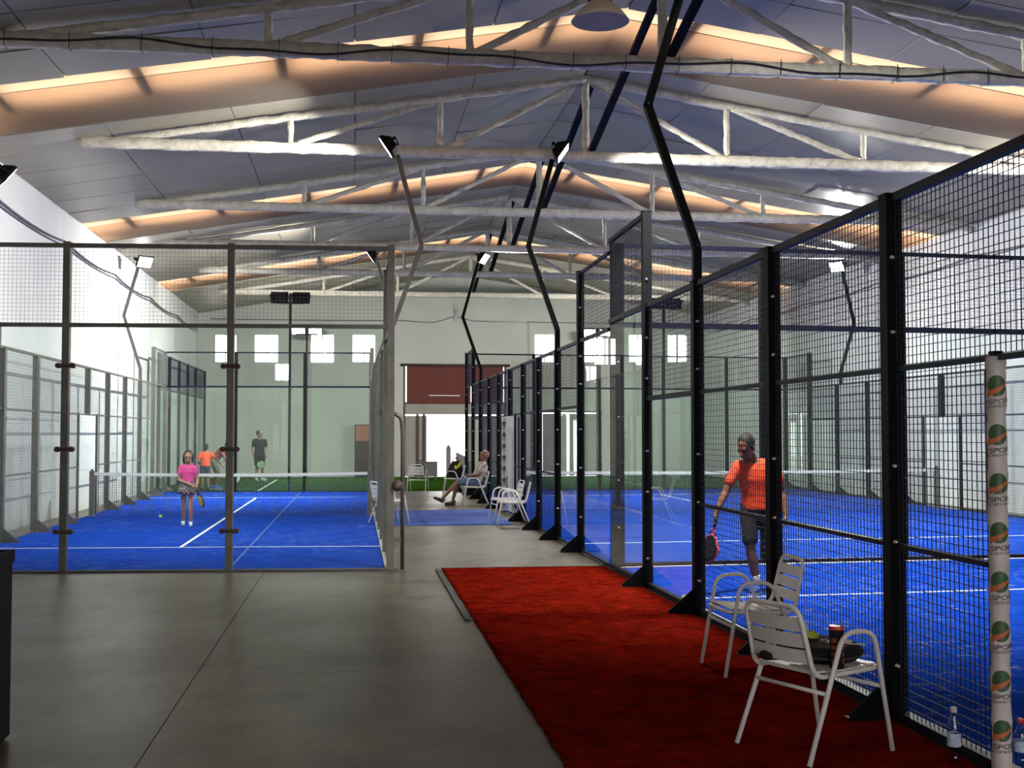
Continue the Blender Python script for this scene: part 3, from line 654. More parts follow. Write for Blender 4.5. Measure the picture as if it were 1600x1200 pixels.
# ---------------------------------------------------------------- floodlights
def flood_head(root, c, aim, lit=True, w=.36, h=.26, power=None, spread=160, beam=None):
    """a wedge-shaped floodlight at c (local), lens facing aim"""
    c, aim = V(c), V(aim).normalized(); q = aim.to_track_quat('Z', 'Y'); rot = q.to_matrix()
    b = MB(); P = lambda x, y, z: c + rot @ V((x, y, z))
    w2, h2 = w / 2, h / 2
    b.hexa([P(-w2, -h2, 0), P(w2, -h2, 0), P(w2, h2, 0), P(-w2, h2, 0), P(-w2, -h2, .05), P(w2, -h2, .05), P(w2, h2, .05), P(-w2, h2, .05)])
    b.hexa([P(-w2 * .45, -h2 * .5, -.12), P(w2 * .45, -h2 * .5, -.12), P(w2 * .45, h2 * .5, -.12), P(-w2 * .45, h2 * .5, -.12), P(-w2, -h2, 0), P(w2, -h2, 0), P(w2, h2, 0), P(-w2, h2, 0)])
    for s in (-1, 1): b.hexa([P(s * w2 - .012, -.02, -.16), P(s * w2 + .012, -.02, -.16), P(s * w2 + .012, .02, -.16), P(s * w2 - .012, .02, -.16), P(s * w2 - .012, -.02, .02), P(s * w2 + .012, -.02, .02), P(s * w2 + .012, .02, .02), P(s * w2 - .012, .02, .02)])
    b.hexa([P(-w2, -.02, -.17), P(w2, -.02, -.17), P(w2, .02, -.17), P(-w2, .02, -.17), P(-w2, -.02, -.15), P(w2, -.02, -.15), P(w2, .02, -.15), P(-w2, .02, -.15)])
    hd = b.build('lamp_head', M_black, root)
    b = MB(); t = .02
    b.hexa([P(-w2 + t, -h2 + t, .049), P(w2 - t, -h2 + t, .049), P(w2 - t, h2 - t, .049), P(-w2 + t, h2 - t, .049), P(-w2 + t, -h2 + t, .056), P(w2 - t, -h2 + t, .056), P(w2 - t, h2 - t, .056), P(-w2 + t, h2 - t, .056)])
    b.build('lamp_lens', M_lens if lit else M_lensoff, hd)
    if lit:
        ld = bpy.data.lights.new('flood_beam', 'AREA'); ld.shape = 'RECTANGLE'; ld.size = w * .85; ld.size_y = h * .85; ld.energy = power or LAMP_W; ld.color = (1.0, .99, .95); ld.spread = R(spread)
        lo = bpy.data.objects.new('flood_beam', ld); COL.objects.link(lo); lo.parent = root; lo.location = P(0, 0, .075); lo.rotation_mode = 'QUATERNION'; lo.rotation_quaternion = (-V(beam or aim)).to_track_quat('Z', 'Y')
def lamp_pole(label, x, y, side, z0=3.0, mt=None, lit=True, power=None, spread=128, aim=None, beam=None, off=.47, ztop=6.1, group='dog-leg floodlight poles'):
    """dog-leg pole standing on a fence post; side=+1: leans towards -x first and lights +x"""
    mt = mt or M_black; t = thing('floodlight_pole', label, 'floodlight', (x, y, z0), 0, group)
    b = MB(); P = [(0, 0, 0), (0, 0, .32), (-side * off, 0, 4.66 - 3.0 + (3.0 - z0) * 0), (-side * .08, 0, ztop - z0)]
    for p, q in zip(P, P[1:]): b.bar(p, q, .075, .075, (0, 1, 0))
    for p in P[1:3]: b.ball(p, .045, nu=8, nv=6)
    b.build('pole', mt, t)
    flood_head(t, (side * .06, 0, ztop - z0 + .14), aim or (side * .8, .12, -.55), lit, power=power, spread=spread, w=.42, h=.31, beam=beam)
    return t
# (x, y) of the fence posts that carry a pole
lamp_pole('black floodlight pole rising out of sight above the near fence post by the red carpet', RX0, 11.1, 1, 3.14, aim=(.35, .45, -.8), power=560, spread=125)
lamp_pole('black floodlight pole on the aisle fence, its lit lamp over the far right court', RX0, 19.1, 1, 3.03, aim=(.8, -.13, -.58), power=520, spread=140)
lamp_pole('black floodlight pole at the far end of the aisle fence', RX0, 31.1, 1, 3.03, aim=(.75, -.35, -.6), power=600)
lamp_pole('grey floodlight pole beside the tall left court corner post', LX1 + .12, 19.1, -1, 3.0, M_grey, power=300, spread=145)
lamp_pole('grey floodlight pole far down the left court, mostly behind its corner post', LX1 + .02, 31.1, -1, 3.0, M_grey, power=900)
lamp_pole('grey floodlight pole on the left wall side fence beyond the left court net', LX0, 31.1 + lsk(LX0), 1, 3.0, M_grey, off=.42, ztop=5.9, aim=(.6, -.65, -.5), beam=(.85, .1, -.6), power=260, spread=110)
lamp_pole('floodlight pole on the left wall side fence, only its lamp at the picture edge', LX0, 18.85 + lsk(LX0), 1, 3.0, M_grey, off=.42, ztop=5.5, aim=(.75, .4, -.65), power=170)
lamp_pole('floodlight pole by the right wall, its lamp glaring through the near mesh', RX1 - .05, 31.1 + rsk(RX1) - .4, -1, 3.02, off=.40, aim=(-.65, -.6, -.5))
lamp_pole('floodlight pole on the right wall side fence, hidden past the near mesh', RX1, 19.1 + rsk(RX1), -1, 3.02, off=.40)
def twin(label, x, y, h, aim, lit, dx=.31, mt=None, power=None, spread=150, beam=None):
    t = thing('twin_floodlight_pole', label, 'floodlight', (x, y, 0), 0, 'straight poles with two floodlights')
    b = MB(); b.box(-.035, .035, -.035, .035, 0, h + .12); b.box(-dx - .1, dx + .1, -.03, .03, h - .19, h - .14); b.box(-.09, .09, -.09, .09, 0, .02); b.build('pole', mt or M_black, t)
    for s in (-1, 1): flood_head(t, (s * dx, .0, h), aim, lit, w=.5, h=.36, power=power, spread=spread, beam=beam)
twin('straight pole with two black floodlights seen from behind, left court end', -1.9, 35.5, 5.63, (0, .8, -.35), True, power=200)
twin('straight pole with two glaring floodlights in front of the far windows', -1.81, 45.2, 5.5, (0, -.65, -.75), True, power=110, spread=90, beam=(0, -.3, -.95))
twin('straight pole with two black floodlights seen from behind, right court end', 9.35, 36.1, 5.68, (0, .8, -.35), True, power=200)
twin('straight pole with two floodlights behind the tall black corner post', 9.1, 45.2, 5.55, (0, -.65, -.75), True, power=110, spread=90, beam=(0, -.3, -.95))
# pendant
pd = thing('pendant_lamp', 'unlit enamel pendant lamp hanging near the ridge', 'lamp', (2.05, 10.0, 5.2))
b = MB(); b.lathe([(.245, 0), (.25, .006), (.20, .07), (.13, .135), (.095, .17), (.09, .175), (.19, .065), (.24, .002)], n=32); b.build('lamp_shade', M_pend, pd)
b = MB(); b.lathe([(.095, .165), (.105, .18), (.105, .36), (.07, .40), (.02, .43), (.015, .45)], n=20); b.build('lamp_housing', M_black, pd)
b = MB(); b.ball((0, 0, .10), .06, .06, .08); b.build('bulb', M_lensoff, pd)
b = MB(); b.tube([(0, 0, .44), (0, 0, zroof(2.05) - 5.2 - .005)], .008, 6); b.build('cord', M_cable, pd)
# ---------------------------------------------------------------- cables on walls
def sagcable(name, label, pts, r, m, sag=.1, seg=8):
    out = []
    for a, b in zip(pts, pts[1:]):
        a, b = V(a), V(b)
        for i in range(seg):
            t = i / seg; p = a.lerp(b, t); p.z -= sag * 4 * t * (1 - t); out.append(p)
    out.append(V(pts[-1])); k = MB(); o = out[0]
    k.tube([p - o for p in out], r, 6); ob = k.build(name, m); ob.location = o; tag(ob, label, 'cable'); return ob
sagcable('wall_cable', 'upper of two cables looping along the left wall', [(XL + .03, y, 5.62) for y in (20.4, 25.6, 30.8, 36, 41.3, 46.5)], .02, M_cablel, .10)
sagcable('wall_cable', 'lower of two cables looping along the left wall', [(XL + .03, y, 5.53) for y in (20.4, 25.6, 30.8, 36, 41.3, 46.5)], .014, M_cablel, .07)
sagcable('wall_cable', 'cable looping along the right wall', [(XR - .03, y, 5.7) for y in (10, 15.1, 20.4, 25.6, 30.8, 36, 41.3, 46.5)], .02, M_cablel, .08)
sagcable('wall_cable', 'thin dark cable across the far gable wall with a hump in the middle', [(-5.5, YF - .02, 6.04), (1.8, YF - .02, 6.06), (3.0, YF - .02, 6.0), (3.7, YF - .02, 6.22), (3.95, YF - .02, 6.22), (4.6, YF - .02, 6.07), (12.8, YF - .02, 6.05)], .018, M_cablel, .015)
k = MB(); k.tube(fillet([(0, 0, 0), (0, 0, 3.15), (0, 0, 3.45), (-.35, 0, 3.45), (-1.6, 0, 3.45)], .3, 5), .025, 8); o = k.build('wall_conduit', M_conduit); o.location = (6.72, YF - .03, 2.6); tag(o, 'grey conduit turning down the far wall beside the right windows', 'conduit')
b = MB(); b.box(-.07, .07, -.05, .0, -.35, .35); b.box(-.02, .02, -.16, -.05, -.1, .1); o = b.build('junction_box', M_conduit); o.location = (3.85, YF, 6.4); tag(o, 'small junction box under the far gable ridge', 'box')

# ---------------------------------------------------------------- chairs
CR = .0135
def make_chair(label, loc, rz):
    t = thing('slat_armchair', label, 'chair', loc, rz, 'white slatted metal armchairs')
    for s in (-1, 1):
        y = .252 * s; b = MB(); b.tube(fillet([(.305, y * 1.05, .004), (.19, y, .64), (-.035, y, .65), (-.305, y * 1.08, .004)], .085, 6), CR, 10); b.build('leg_arm_loop', M_white, t)
    b = MB(); yb, yt = .222, .20
    def ring(pts, rad):
        pts = [V(p) for p in pts]; n = len(pts); out = []
        for i in range(n):
            a, p, c = pts[i - 1], pts[i], pts[(i + 1) % n]; u, w = a - p, c - p; r = min(rad, u.length * .45, w.length * .45); A = p + u.normalized() * r; C2 = p + w.normalized() * r
            for k in range(6): k /= 5; out.append(A.lerp(p, k).lerp(p.lerp(C2, k), k))
        return out
    b.tube(ring([(.27, -yb, .44), (.27, yb, .44), (-.215, yb, .425), (-.30, yt, .79), (-.30, -yt, .79), (-.215, -yb, .425)], .075), CR, 10, True); b.build('seat_back_frame', M_white, t)
    for i in range(6):
        x = -.165 + i * .075; b = MB(); z = .445 + .004 * (i - 2) ** 2 * .3
        b.box(x - .031, x + .031, -.215, .215, z, z + .008); b.box(x - .031, x - .027, -.215, .215, z - .012, z); b.build('seat_slat', M_white, t)
    d = V((-.085, 0, .365)).normalized()
    for i in range(3):
        u0 = .075 + i * .087; p = V((-.215, 0, .425)) + d * (u0 + .035); b = MB(); n = V((-d.z, 0, d.x)) * -1
        hw = .0365; rr = []
        for k in range(9):                # slightly curved slat
            yv = -.205 + .41 * k / 8; off = -.018 * (1 - (yv / .205) ** 2)
            c = p + n * off + V((0, yv, 0)); rr.append([c - d * hw - n * .004, c + d * hw - n * .004, c + d * hw + n * .004, c - d * hw + n * .004])
        b.rings(rr, False, True, 0, False); b.build('back_slat', M_white, t)
    for x in (-.165, .245):
        b = MB(); b.tube([(x, -.262, .345), (x, .262, .345)], .0115, 8); b.build('stretcher', M_white, t)
    return t
fB = math.atan2(.24, .55)
cB = make_chair('white slatted armchair nearest the camera, with a black racket bag on its seat', (2.448, 6.30, .014), fB)
b = MB(); b.box(-.0065, -.0045, -.03, .03, .0, .02); b.box(-.0065, -.0045, -.012, .012, .024, .04); o = b.build('maker_mark', M_ltext, cB); o.location = (-.268, 0.0, .655); o.rotation_euler = (0, R(-13), 0)
dup(cB, (2.83, 8.42, .014), PI + .03, 'empty white slatted armchair facing away from the black fence on the red carpet')
[bpy.data.objects.remove(c) for c in list(bpy.data.objects) if c.name.startswith('maker_mark.')]
def ch(x, y, rz, label): return dup(cB, (x, y, 0), rz, label)
for args in ((.62, 22.75, .35, 'white armchair half hidden behind the grey corner post of the left court'),
             (1.78, 35.0, 1.35, 'white armchair with a brown bag at the end of the aisle'),
             (2.72, 33.6, PI - .15, 'white armchair with a black and yellow sports bag in the aisle'),
             (2.80, 28.35, PI - .05, 'white armchair in which the bald man is sitting'),
             (2.86, 22.95, PI + .1, 'second empty white armchair beside the blue mat, partly behind another'),
             (2.88, 22.05, PI - .12, 'empty white armchair in front at the corner of the blue mat')):
    c = ch(*args)
    for k in list(c.children):
        if k.name.startswith('maker_mark'): bpy.data.objects.remove(k)

# ---------------------------------------------------------------- things on and around the near chair
F2 = V((math.cos(fB), math.sin(fB), 0)); L2 = V((-F2.y, F2.x, 0))
def loft_outline(out, z0, z1, rnd, mi=0, mb=None, n=4):
    """a soft slab: outline scaled in at top and bottom"""
    mb = mb or MB(); rr = []; cx = sum(p[0] for p in out) / len(out); cy = sum(p[1] for p in out) / len(out)
    for i in range(2 * n + 1):
        a = -PI / 2 + PI * i / (2 * n); s = rnd * (1 - math.cos(a)); z = (z0 + z1) / 2 + (z1 - z0) / 2 * math.sin(a)
        rr.append([V((p[0] + (cx - p[0]) * s, p[1] + (cy - p[1]) * s, z)) for p in out])
    return mb.rings(rr, False, True, mi, True)
bag_out = []
for i in range(28):
    a = 2 * PI * i / 28; r = 1.0
    x = .23 * math.cos(a); y = .165 * math.sin(a) * (1 - .28 * max(0, -math.cos(a)))
    bag_out.append((x, y))
bg_ = thing('racket_bag', 'black racket bag with white print lying on the near chair seat', 'bag', V((2.448, 6.30, .014 + .474)) + F2 * .06 - L2 * .0, fB - .25); bg_.rotation_euler[0] = R(9)
loft_outline(bag_out, 0, .085, .32).build('bag_body', M_bag, bg_)
m = MB(); loft_outline([(-.21, -.045), (-.36, -.03), (-.37, 0), (-.36, .03), (-.21, .045)], .01, .05, .3, mb=m); m.build('handle_sleeve', M_bag, bg_)
m = MB(); m.tube([(.235 * math.cos(a), .17 * math.sin(a) * (1 - .28 * max(0, -math.cos(a))), .043) for a in [2 * PI * i / 28 for i in range(28)]], .005, 6, True); m.build('zip', M_rubber, bg_)
m = MB(); zt = .0855
def flat(mb, pts, z=zt, mi=0): mb.prism([(x, y, z) for x, y in pts], (0, 0, .0012), mi)
def ell(cx, cy, rx, ry, rot=0, a0=0, a1=360, n=20): return [(cx + rx * math.cos(R(a)) * math.cos(rot) - ry * math.sin(R(a)) * math.sin(rot), cy + rx * math.cos(R(a)) * math.sin(rot) + ry * math.sin(R(a)) * math.cos(rot)) for a in [a0 + (a1 - a0) * i / n for i in range(n + (a1 - a0 < 360))]]
def ringp(mb, cx, cy, r0, r1, sx=1, a0=0, a1=360, n=22):
    for i in range(n):
        a, b_ = R(a0 + (a1 - a0) * i / n), R(a0 + (a1 - a0) * (i + 1) / n)
        mb.prism([(cx + sx * r0 * math.cos(a), cy + r0 * math.sin(a), zt), (cx + sx * r1 * math.cos(a), cy + r1 * math.sin(a), zt), (cx + sx * r1 * math.cos(b_), cy + r1 * math.sin(b_), zt), (cx + sx * r0 * math.cos(b_), cy + r0 * math.sin(b_), zt)], (0, 0, .0012))
flat(m, ell(.075, .012, .048, .05, .3, 20, 190)); flat(m, ell(.07, .0, .048, .05, .3, 205, 365)); flat(m, [(.06, -.05), (.075, -.062), (.16, -.085), (.165, -.06)])
ringp(m, -.03, .02, .014, .024); ringp(m, -.02, -.045, .022, .03, 1.2, -40, 130); m2 = m
flat(m, [(-.06, -.075), (-.02, -.08), (-.02, -.072), (-.06, -.067)]); flat(m, [(-.01, -.082), (.03, -.085), (.03, -.077), (-.01, -.074)])
m.v = [(x + .055, y, z) for x, y, z in m.v]; m.build('bag_print', M_print, bg_, None, 'white printed logo and lettering')
bc = thing('ball_can', 'black and red ball can standing on the near chair', 'ball can', V((2.448, 6.30, .014 + .454)) - L2 * .185 - F2 * .015)
m = MB(); m.lathe([(.037, 0), (.0375, .004), (.0375, .205), (.036, .208)], n=24); m.build('can_body', M_bag, bc)
m = MB(); m.lathe([(.039, .2), (.0405, .203), (.0405, .218), (.037, .222), (.03, .219)], n=24); m.build('can_lid', M_redplast, bc)
m = MB()
for z in (.03, .065, .1, .135):
    for a0 in (200, 290):
        for i in range(5):
            a, b_ = R(a0 + i * 9), R(a0 + i * 9 + 9); r = .0379
            m.add([(r * math.cos(a), r * math.sin(a), z), (r * math.cos(b_), r * math.sin(b_), z), (r * math.cos(b_), r * math.sin(b_), z + .024), (r * math.cos(a), r * math.sin(a), z + .024)], [(0, 1, 2, 3)])
m.build('can_print', M_redprint, bc)
def tball(loc, label):
    t = thing('tennis_ball', label, 'ball', loc); m = MB(); m.ball((0, 0, .033), .033, nu=18, nv=12); m.build('felt_body', M_ball, t)
    m = MB(); pts = []
    for i in range(40):
        a = 2 * PI * i / 40; x = math.cos(a) + .3 * math.cos(3 * a) * 0; p = V((.75 * math.cos(a) + .25 * math.cos(3 * a), .75 * math.sin(a) - .25 * math.sin(3 * a), .87 * math.cos(2 * a) * .75)).normalized() * .0325; pts.append(p + V((0, 0, .033)))
    m.tube(pts, .0016, 5, True); m.build('seam', M_netw, t); return t
tball(V((2.448, 6.30, .555)) + F2 * .07 + L2 * .075, 'yellow tennis ball on the black racket bag')
tball((3.27, 11.85, .016), 'yellow tennis ball on the near right court by a black post')
tball((-3.83, 24.75, .016), 'yellow tennis ball on the left court in front of the net')
def bottle(loc, label, capm, h=.30, rz=0):
    t = thing('water_bottle', label, 'bottle', loc, rz)
    k = h / .30; m = MB(); m.lathe([(.030, 0), (.034, .006), (.034, .05), (.031, .058), (.034, .066), (.034, .19 * k), (.029, .215 * k), (.016, .25 * k), (.0135, .27 * k)], n=20); m.build('bottle_body', M_pet, t)
    m = MB(); m.lathe([(.0165, .268 * k), (.0165, .292 * k), (.012, .296 * k)], n=14); m.build('cap', capm, t)
    m = MB(); m.lathe([(.0345, .10 * k), (.0345, .165 * k)], n=20, cap=False); m.build('bottle_label', M_petlab, t)
bottle((3.02, 5.87, .014), 'clear water bottle with pale cap at the foot of the mesh fence', M_print)
bottle((3.33, 5.78, .016), 'clear water bottle with a red cap beside the padded white post', M_redplast, .25)

# padded sponsor wrap on the doorway jamb of the near fence
def padded(label, x, y, R0, h, logos, z0=.02):
    t = thing('padded_post_wrap', label, 'padding', (x, y, 0)); rr = []; n = 26
    for i in range(60):
        z = z0 + (h - z0) * i / 59; w = .0022 * math.sin(i * 1.1) + .0015 * math.sin(i * 2.7 + 1)
        rr.append([V(((R0 + w + .0015 * math.sin(3 * a + i * .5)) * math.cos(a), (R0 + w + .0015 * math.sin(3 * a + i * .5)) * math.sin(a), z)) for a in [2 * PI * j / n for j in range(n)]])
    m = MB(); m.rings(rr, False, True, 0, True); m.build('vinyl_wrap', M_foamw, t)
    ph0 = math.atan2(-y, -x); RR = R0 + .0055
    def wrap(u, z): a = ph0 + u / RR; return (RR * math.cos(a), RR * math.sin(a), z)
    txt = {}
    def text(body, size):
        if body not in txt:
            cu = bpy.data.curves.new('t', 'FONT'); cu.body = body; cu.size = size; cu.align_x = 'CENTER'; cu.resolution_u = 3
            o = bpy.data.objects.new('t', cu); COL.objects.link(o); bpy.context.view_layer.update(); me = bpy.data.meshes.new_from_object(o.evaluated_get(bpy.context.evaluated_depsgraph_get()))
            txt[body] = ([tuple(v.co) for v in me.vertices], [tuple(p.vertices) for p in me.polygons]); bpy.data.objects.remove(o); bpy.data.meshes.remove(me); bpy.data.curves.remove(cu)
        return txt[body]
    for zc in logos:
        m = MB(); rad = .053
        def disc(f, mi, lift):
            nonlocal RR
            RR += lift; vs = [wrap(*f(0, 0))]; fs = []; na, nr = 28, 4
            for r_ in range(1, nr + 1):
                for j in range(na): vs.append(wrap(*f(r_ / nr, 2 * PI * j / na)))
            for j in range(na): fs.append((0, 1 + j, 1 + (j + 1) % na))
            for r_ in range(nr - 1):
                for j in range(na): a = 1 + r_ * na; fs.append((a + j, a + na + j, a + na + (j + 1) % na, a + (j + 1) % na))
            m.add(vs, fs, mi, True); RR -= lift
        disc(lambda r, a: (rad * .92 * r * math.cos(a) + .004, zc + rad * r * math.sin(a)), 0, 0)
        RR += .0008; k = 10           # orange swoosh rising to one side
        vs = []; fs = []
        for i in range(k + 1):
            s = -1 + 2 * i / k; u = s * .052; zz = zc - .022 + .026 * s + .01 * s * s; hw = .011 * (1.1 - .35 * s)
            vs += [wrap(u + .004, zz - hw), wrap(u + .004, zz + hw)]
        for i in range(k): fs.append((2 * i, 2 * i + 2, 2 * i + 3, 2 * i + 1))
        m.add(vs, fs, 1, True); RR -= .0008
        for body, size, dz, mi_ in (('ESPORT', .043, -.088, 1), ('TECNOLOGIA', .022, -.108, 0)):
            vs, fs = text(body, size); m.add([wrap(p[0] * 1.12 + (.0195 if mi_ else .010), zc + dz + p[1] * .8 + p[0] * .1) for p in vs], fs, 2)
        m.build('printed_logo', [M_lgreen, M_lorange, M_ltext], t)
    return t
padded('white padded post wrap printed with round green and orange logos, nearest the camera', 3.2, 5.73, .047, 2.085, [1.935 - .244 * i for i in range(8)])
padded('slim white padded post wrap far along the aisle fence by a white door leaf', 3.2 - .02, 26.0, .05, 2.05, [1.9 - .244 * i for i in range(8)])

# bin at the left picture edge, bags and boxes far away
t = thing('litter_bin', 'tall black litter bin at the left picture edge', 'bin', (-2.075, 6.95, 0), 0)
m = MB(); m.box(-.17, .17, -.17, .17, .02, .98); m.box(-.15, .15, -.15, .15, 0, .02); m.build('bin_body', M_matte, t)
m = MB(); m.box(-.18, .18, -.18, -.15, .98, 1.045); m.box(-.18, .18, .15, .18, .98, 1.045); m.box(-.18, -.15, -.15, .15, .98, 1.045); m.box(.15, .18, -.15, .15, .98, 1.045); m.build('bin_rim', M_matte, t)
def softbag(name, label, loc, rz, out, h, mats, strap=True):
    t = thing(name, label, 'bag', loc, rz); mb = MB(); rr = []
    n = 9
    for i in range(n):
        k = i / (n - 1); s = (1 - .55 * k ** 1.6); rr.append([V((p[0] * s + .05 * k, p[1] * s, h * k)) for p in out])
    mb.rings(rr, False, True, 0, True); mb.build('bag_body', mats[0], t)
    if strap:
        m = MB(); m.tube(fillet([(-.08, 0, h * .85), (-.04, 0, h + .1), (.1, 0, h + .08), (.12, 0, h * .7)], .05), .012, 6); m.build('strap', mats[0], t)
    m = MB()
    m.ball((.03, -.10, h * .55), .055, .03, .10, 10, 7); m.build('bag_patch', mats[1], t); return t
oval = [(.17 * math.cos(2 * PI * i / 18), .13 * math.sin(2 * PI * i / 18)) for i in range(18)]
softbag('shoulder_bag', 'brown bag standing on a white chair at the aisle end', (1.82, 34.95, .456), .2, oval, .36, (M_brownbag, M_woodl))
oval2 = [(.26 * math.cos(2 * PI * i / 18), .16 * math.sin(2 * PI * i / 18)) for i in range(18)]
b2 = softbag('sports_bag', 'black and yellow sports bag on a white chair in the aisle', (2.73, 33.62, .456), .0, oval2, .46, (M_bag, M_yellow))
m = MB(); m.ball((.13, -.11, .36), .04, .03, .10, 10, 7, Matrix.Rotation(.5, 3, 'Y')); m.build('bag_patch', M_yellow, b2)
t = thing('grey_box', 'grey cabinet on short legs beside the bright doorway', 'cabinet', (2.55, 43.7, .016))
m = MB(); m.box(-.36, .36, -.25, .25, .12, .62); m.box(-.38, .38, -.27, .27, .62, .65); m.build('cabinet_body', M_boxgrey, t)
for x in (-.3, .3):
    for y in (-.2, .2): m = MB(); m.box(x - .025, x + .025, y - .025, y + .025, 0, .12); m.build('leg', M_boxgrey, t)
t = thing('cupboard', 'tall brown cupboard against the far wall behind the left court', 'cupboard', (.26, 46.7, .016))
m = MB(); m.box(-.3, .3, -.25, .25, .05, 2.0); m.box(-.28, .28, -.22, .22, 0, .05); m.build('cupboard_body', M_wood, t)
m = MB(); m.box(-.26, .26, -.27, -.25, 1.38, 1.96); m.build('upper_door', M_woodl, t, None, 'orange-brown upper door')
m = MB(); m.box(-.26, .26, -.27, -.25, .1, 1.34); dd = m.build('lower_door', M_wood, t); m = MB(); m.tube([(.2, -.29, .7), (.2, -.29, .9)], .01, 6); m.build('handle', M_steel, dd)

# ---------------------------------------------------------------- people
def remesh(mb, name, mats, voxel, smooth=4, parent=None, label=None):
    me = mb.mesh(name + '_raw', mats); o = bpy.data.objects.new(name + '_raw', me); COL.objects.link(o)
    r = o.modifiers.new('r', 'REMESH'); r.mode = 'VOXEL'; r.voxel_size = voxel; r.use_smooth_shade = True
    if smooth:
        s = o.modifiers.new('s', 'SMOOTH'); s.iterations = smooth; s.factor = .5
    bpy.context.view_layer.update(); dg = bpy.context.evaluated_depsgraph_get()
    nm = bpy.data.meshes.new_from_object(o.evaluated_get(dg)); nm.name = name; bpy.data.objects.remove(o); bpy.data.meshes.remove(me)
    nm.materials.clear(); nm.materials.append(mats)
    for p in nm.polygons: p.use_smooth = True
    return link(name, nm, parent, None, label)
def frame3(f, up=(0, 0, 1)):
    """matrix whose -Y is f (face direction), Z near up, X = person's left"""
    y = -V(f).normalized(); z = V(up); z = (z - y * z.dot(y)).normalized(); x = y.cross(z); return Matrix((x, y, z)).transposed()
def torso(mb, J, F, grow, sc, z_from=0, z_to=1, w=1.0):
    """elliptical loft along the spine. stations run 0 (crotch) to 1 (neck)"""
    pel, che, nec = V(J['pel']), V(J['che']), V(J['nec']); up = (che - pel).normalized()
    sd = (V(J['shL']) - V(J['shR'])).normalized(); fr = sd.cross(up).normalized()
    hp = (V(J['hiL']) - V(J['hiR'])).normalized()
    st = [(0.0, pel - up * .13 * sc, .145, .105), (.12, pel - up * .04 * sc, .168, .118), (.3, pel.lerp(che, .35), .150, .112), (.5, pel.lerp(che, .7), .158, .115), (.7, che, .172, .122), (.84, che.lerp(nec, .5), .168, .108), (.93, che.lerp(nec, .82), .115, .082), (1.0, nec, .066, .062)]
    rr = []
    for k, c, rx, ry in st:
        if k < z_from - 1e-6 or k > z_to + 1e-6: continue
        s = hp.lerp(sd, min(1, k * 1.4)).normalized(); f = s.cross(up).normalized() * -1
        rr.append([c + s * (rx * w * sc + grow) * math.cos(a) + f * (ry * w * sc + grow) * math.sin(a) for a in [2 * PI * j / 20 for j in range(20)]])
    mb.rings(rr, False, True)
def hand(mb, w, d, palm_n, thumb, sc, curl=35):
    """w wrist, d direction of the fingers, palm_n palm normal, thumb side"""
    w, d = V(w), V(d).normalized(); pn = V(palm_n); pn = (pn - d * pn.dot(d)).normalized(); sd = V(thumb); sd = (sd - d * sd.dot(d) - pn * sd.dot(pn)).normalized()
    rot = Matrix((sd, pn, d)).transposed(); mb.ball(w + d * .048 * sc, .041 * sc, .0175 * sc, .056 * sc, 12, 8, rot)
    for i, (o, l) in enumerate(((.030, .068), (.011, .076), (-.009, .070), (-.028, .056))):
        p = w + d * .085 * sc + sd * o * sc; a = p; ang = R(curl * .5)
        for k, (f, r0, r1) in enumerate(((.45, .0092, .0085), (.32, .0085, .0078), (.23, .0078, .0066))):
            dd = d * math.cos(ang) + pn * math.sin(ang); b_ = a + dd * l * f * sc; mb.caps(a, b_, r0 * sc, r1 * sc, 8); a = b_; ang += R(curl)
    p = w + d * .03 * sc + sd * .03 * sc; q = p + (d * .7 + sd * .6 + pn * .35).normalized() * .038 * sc; mb.caps(p, q, .012 * sc, .0105 * sc, 8); mb.caps(q, q + (d * .85 + sd * .1 + pn * .55).normalized() * .030 * sc, .0105 * sc, .008 * sc, 8)
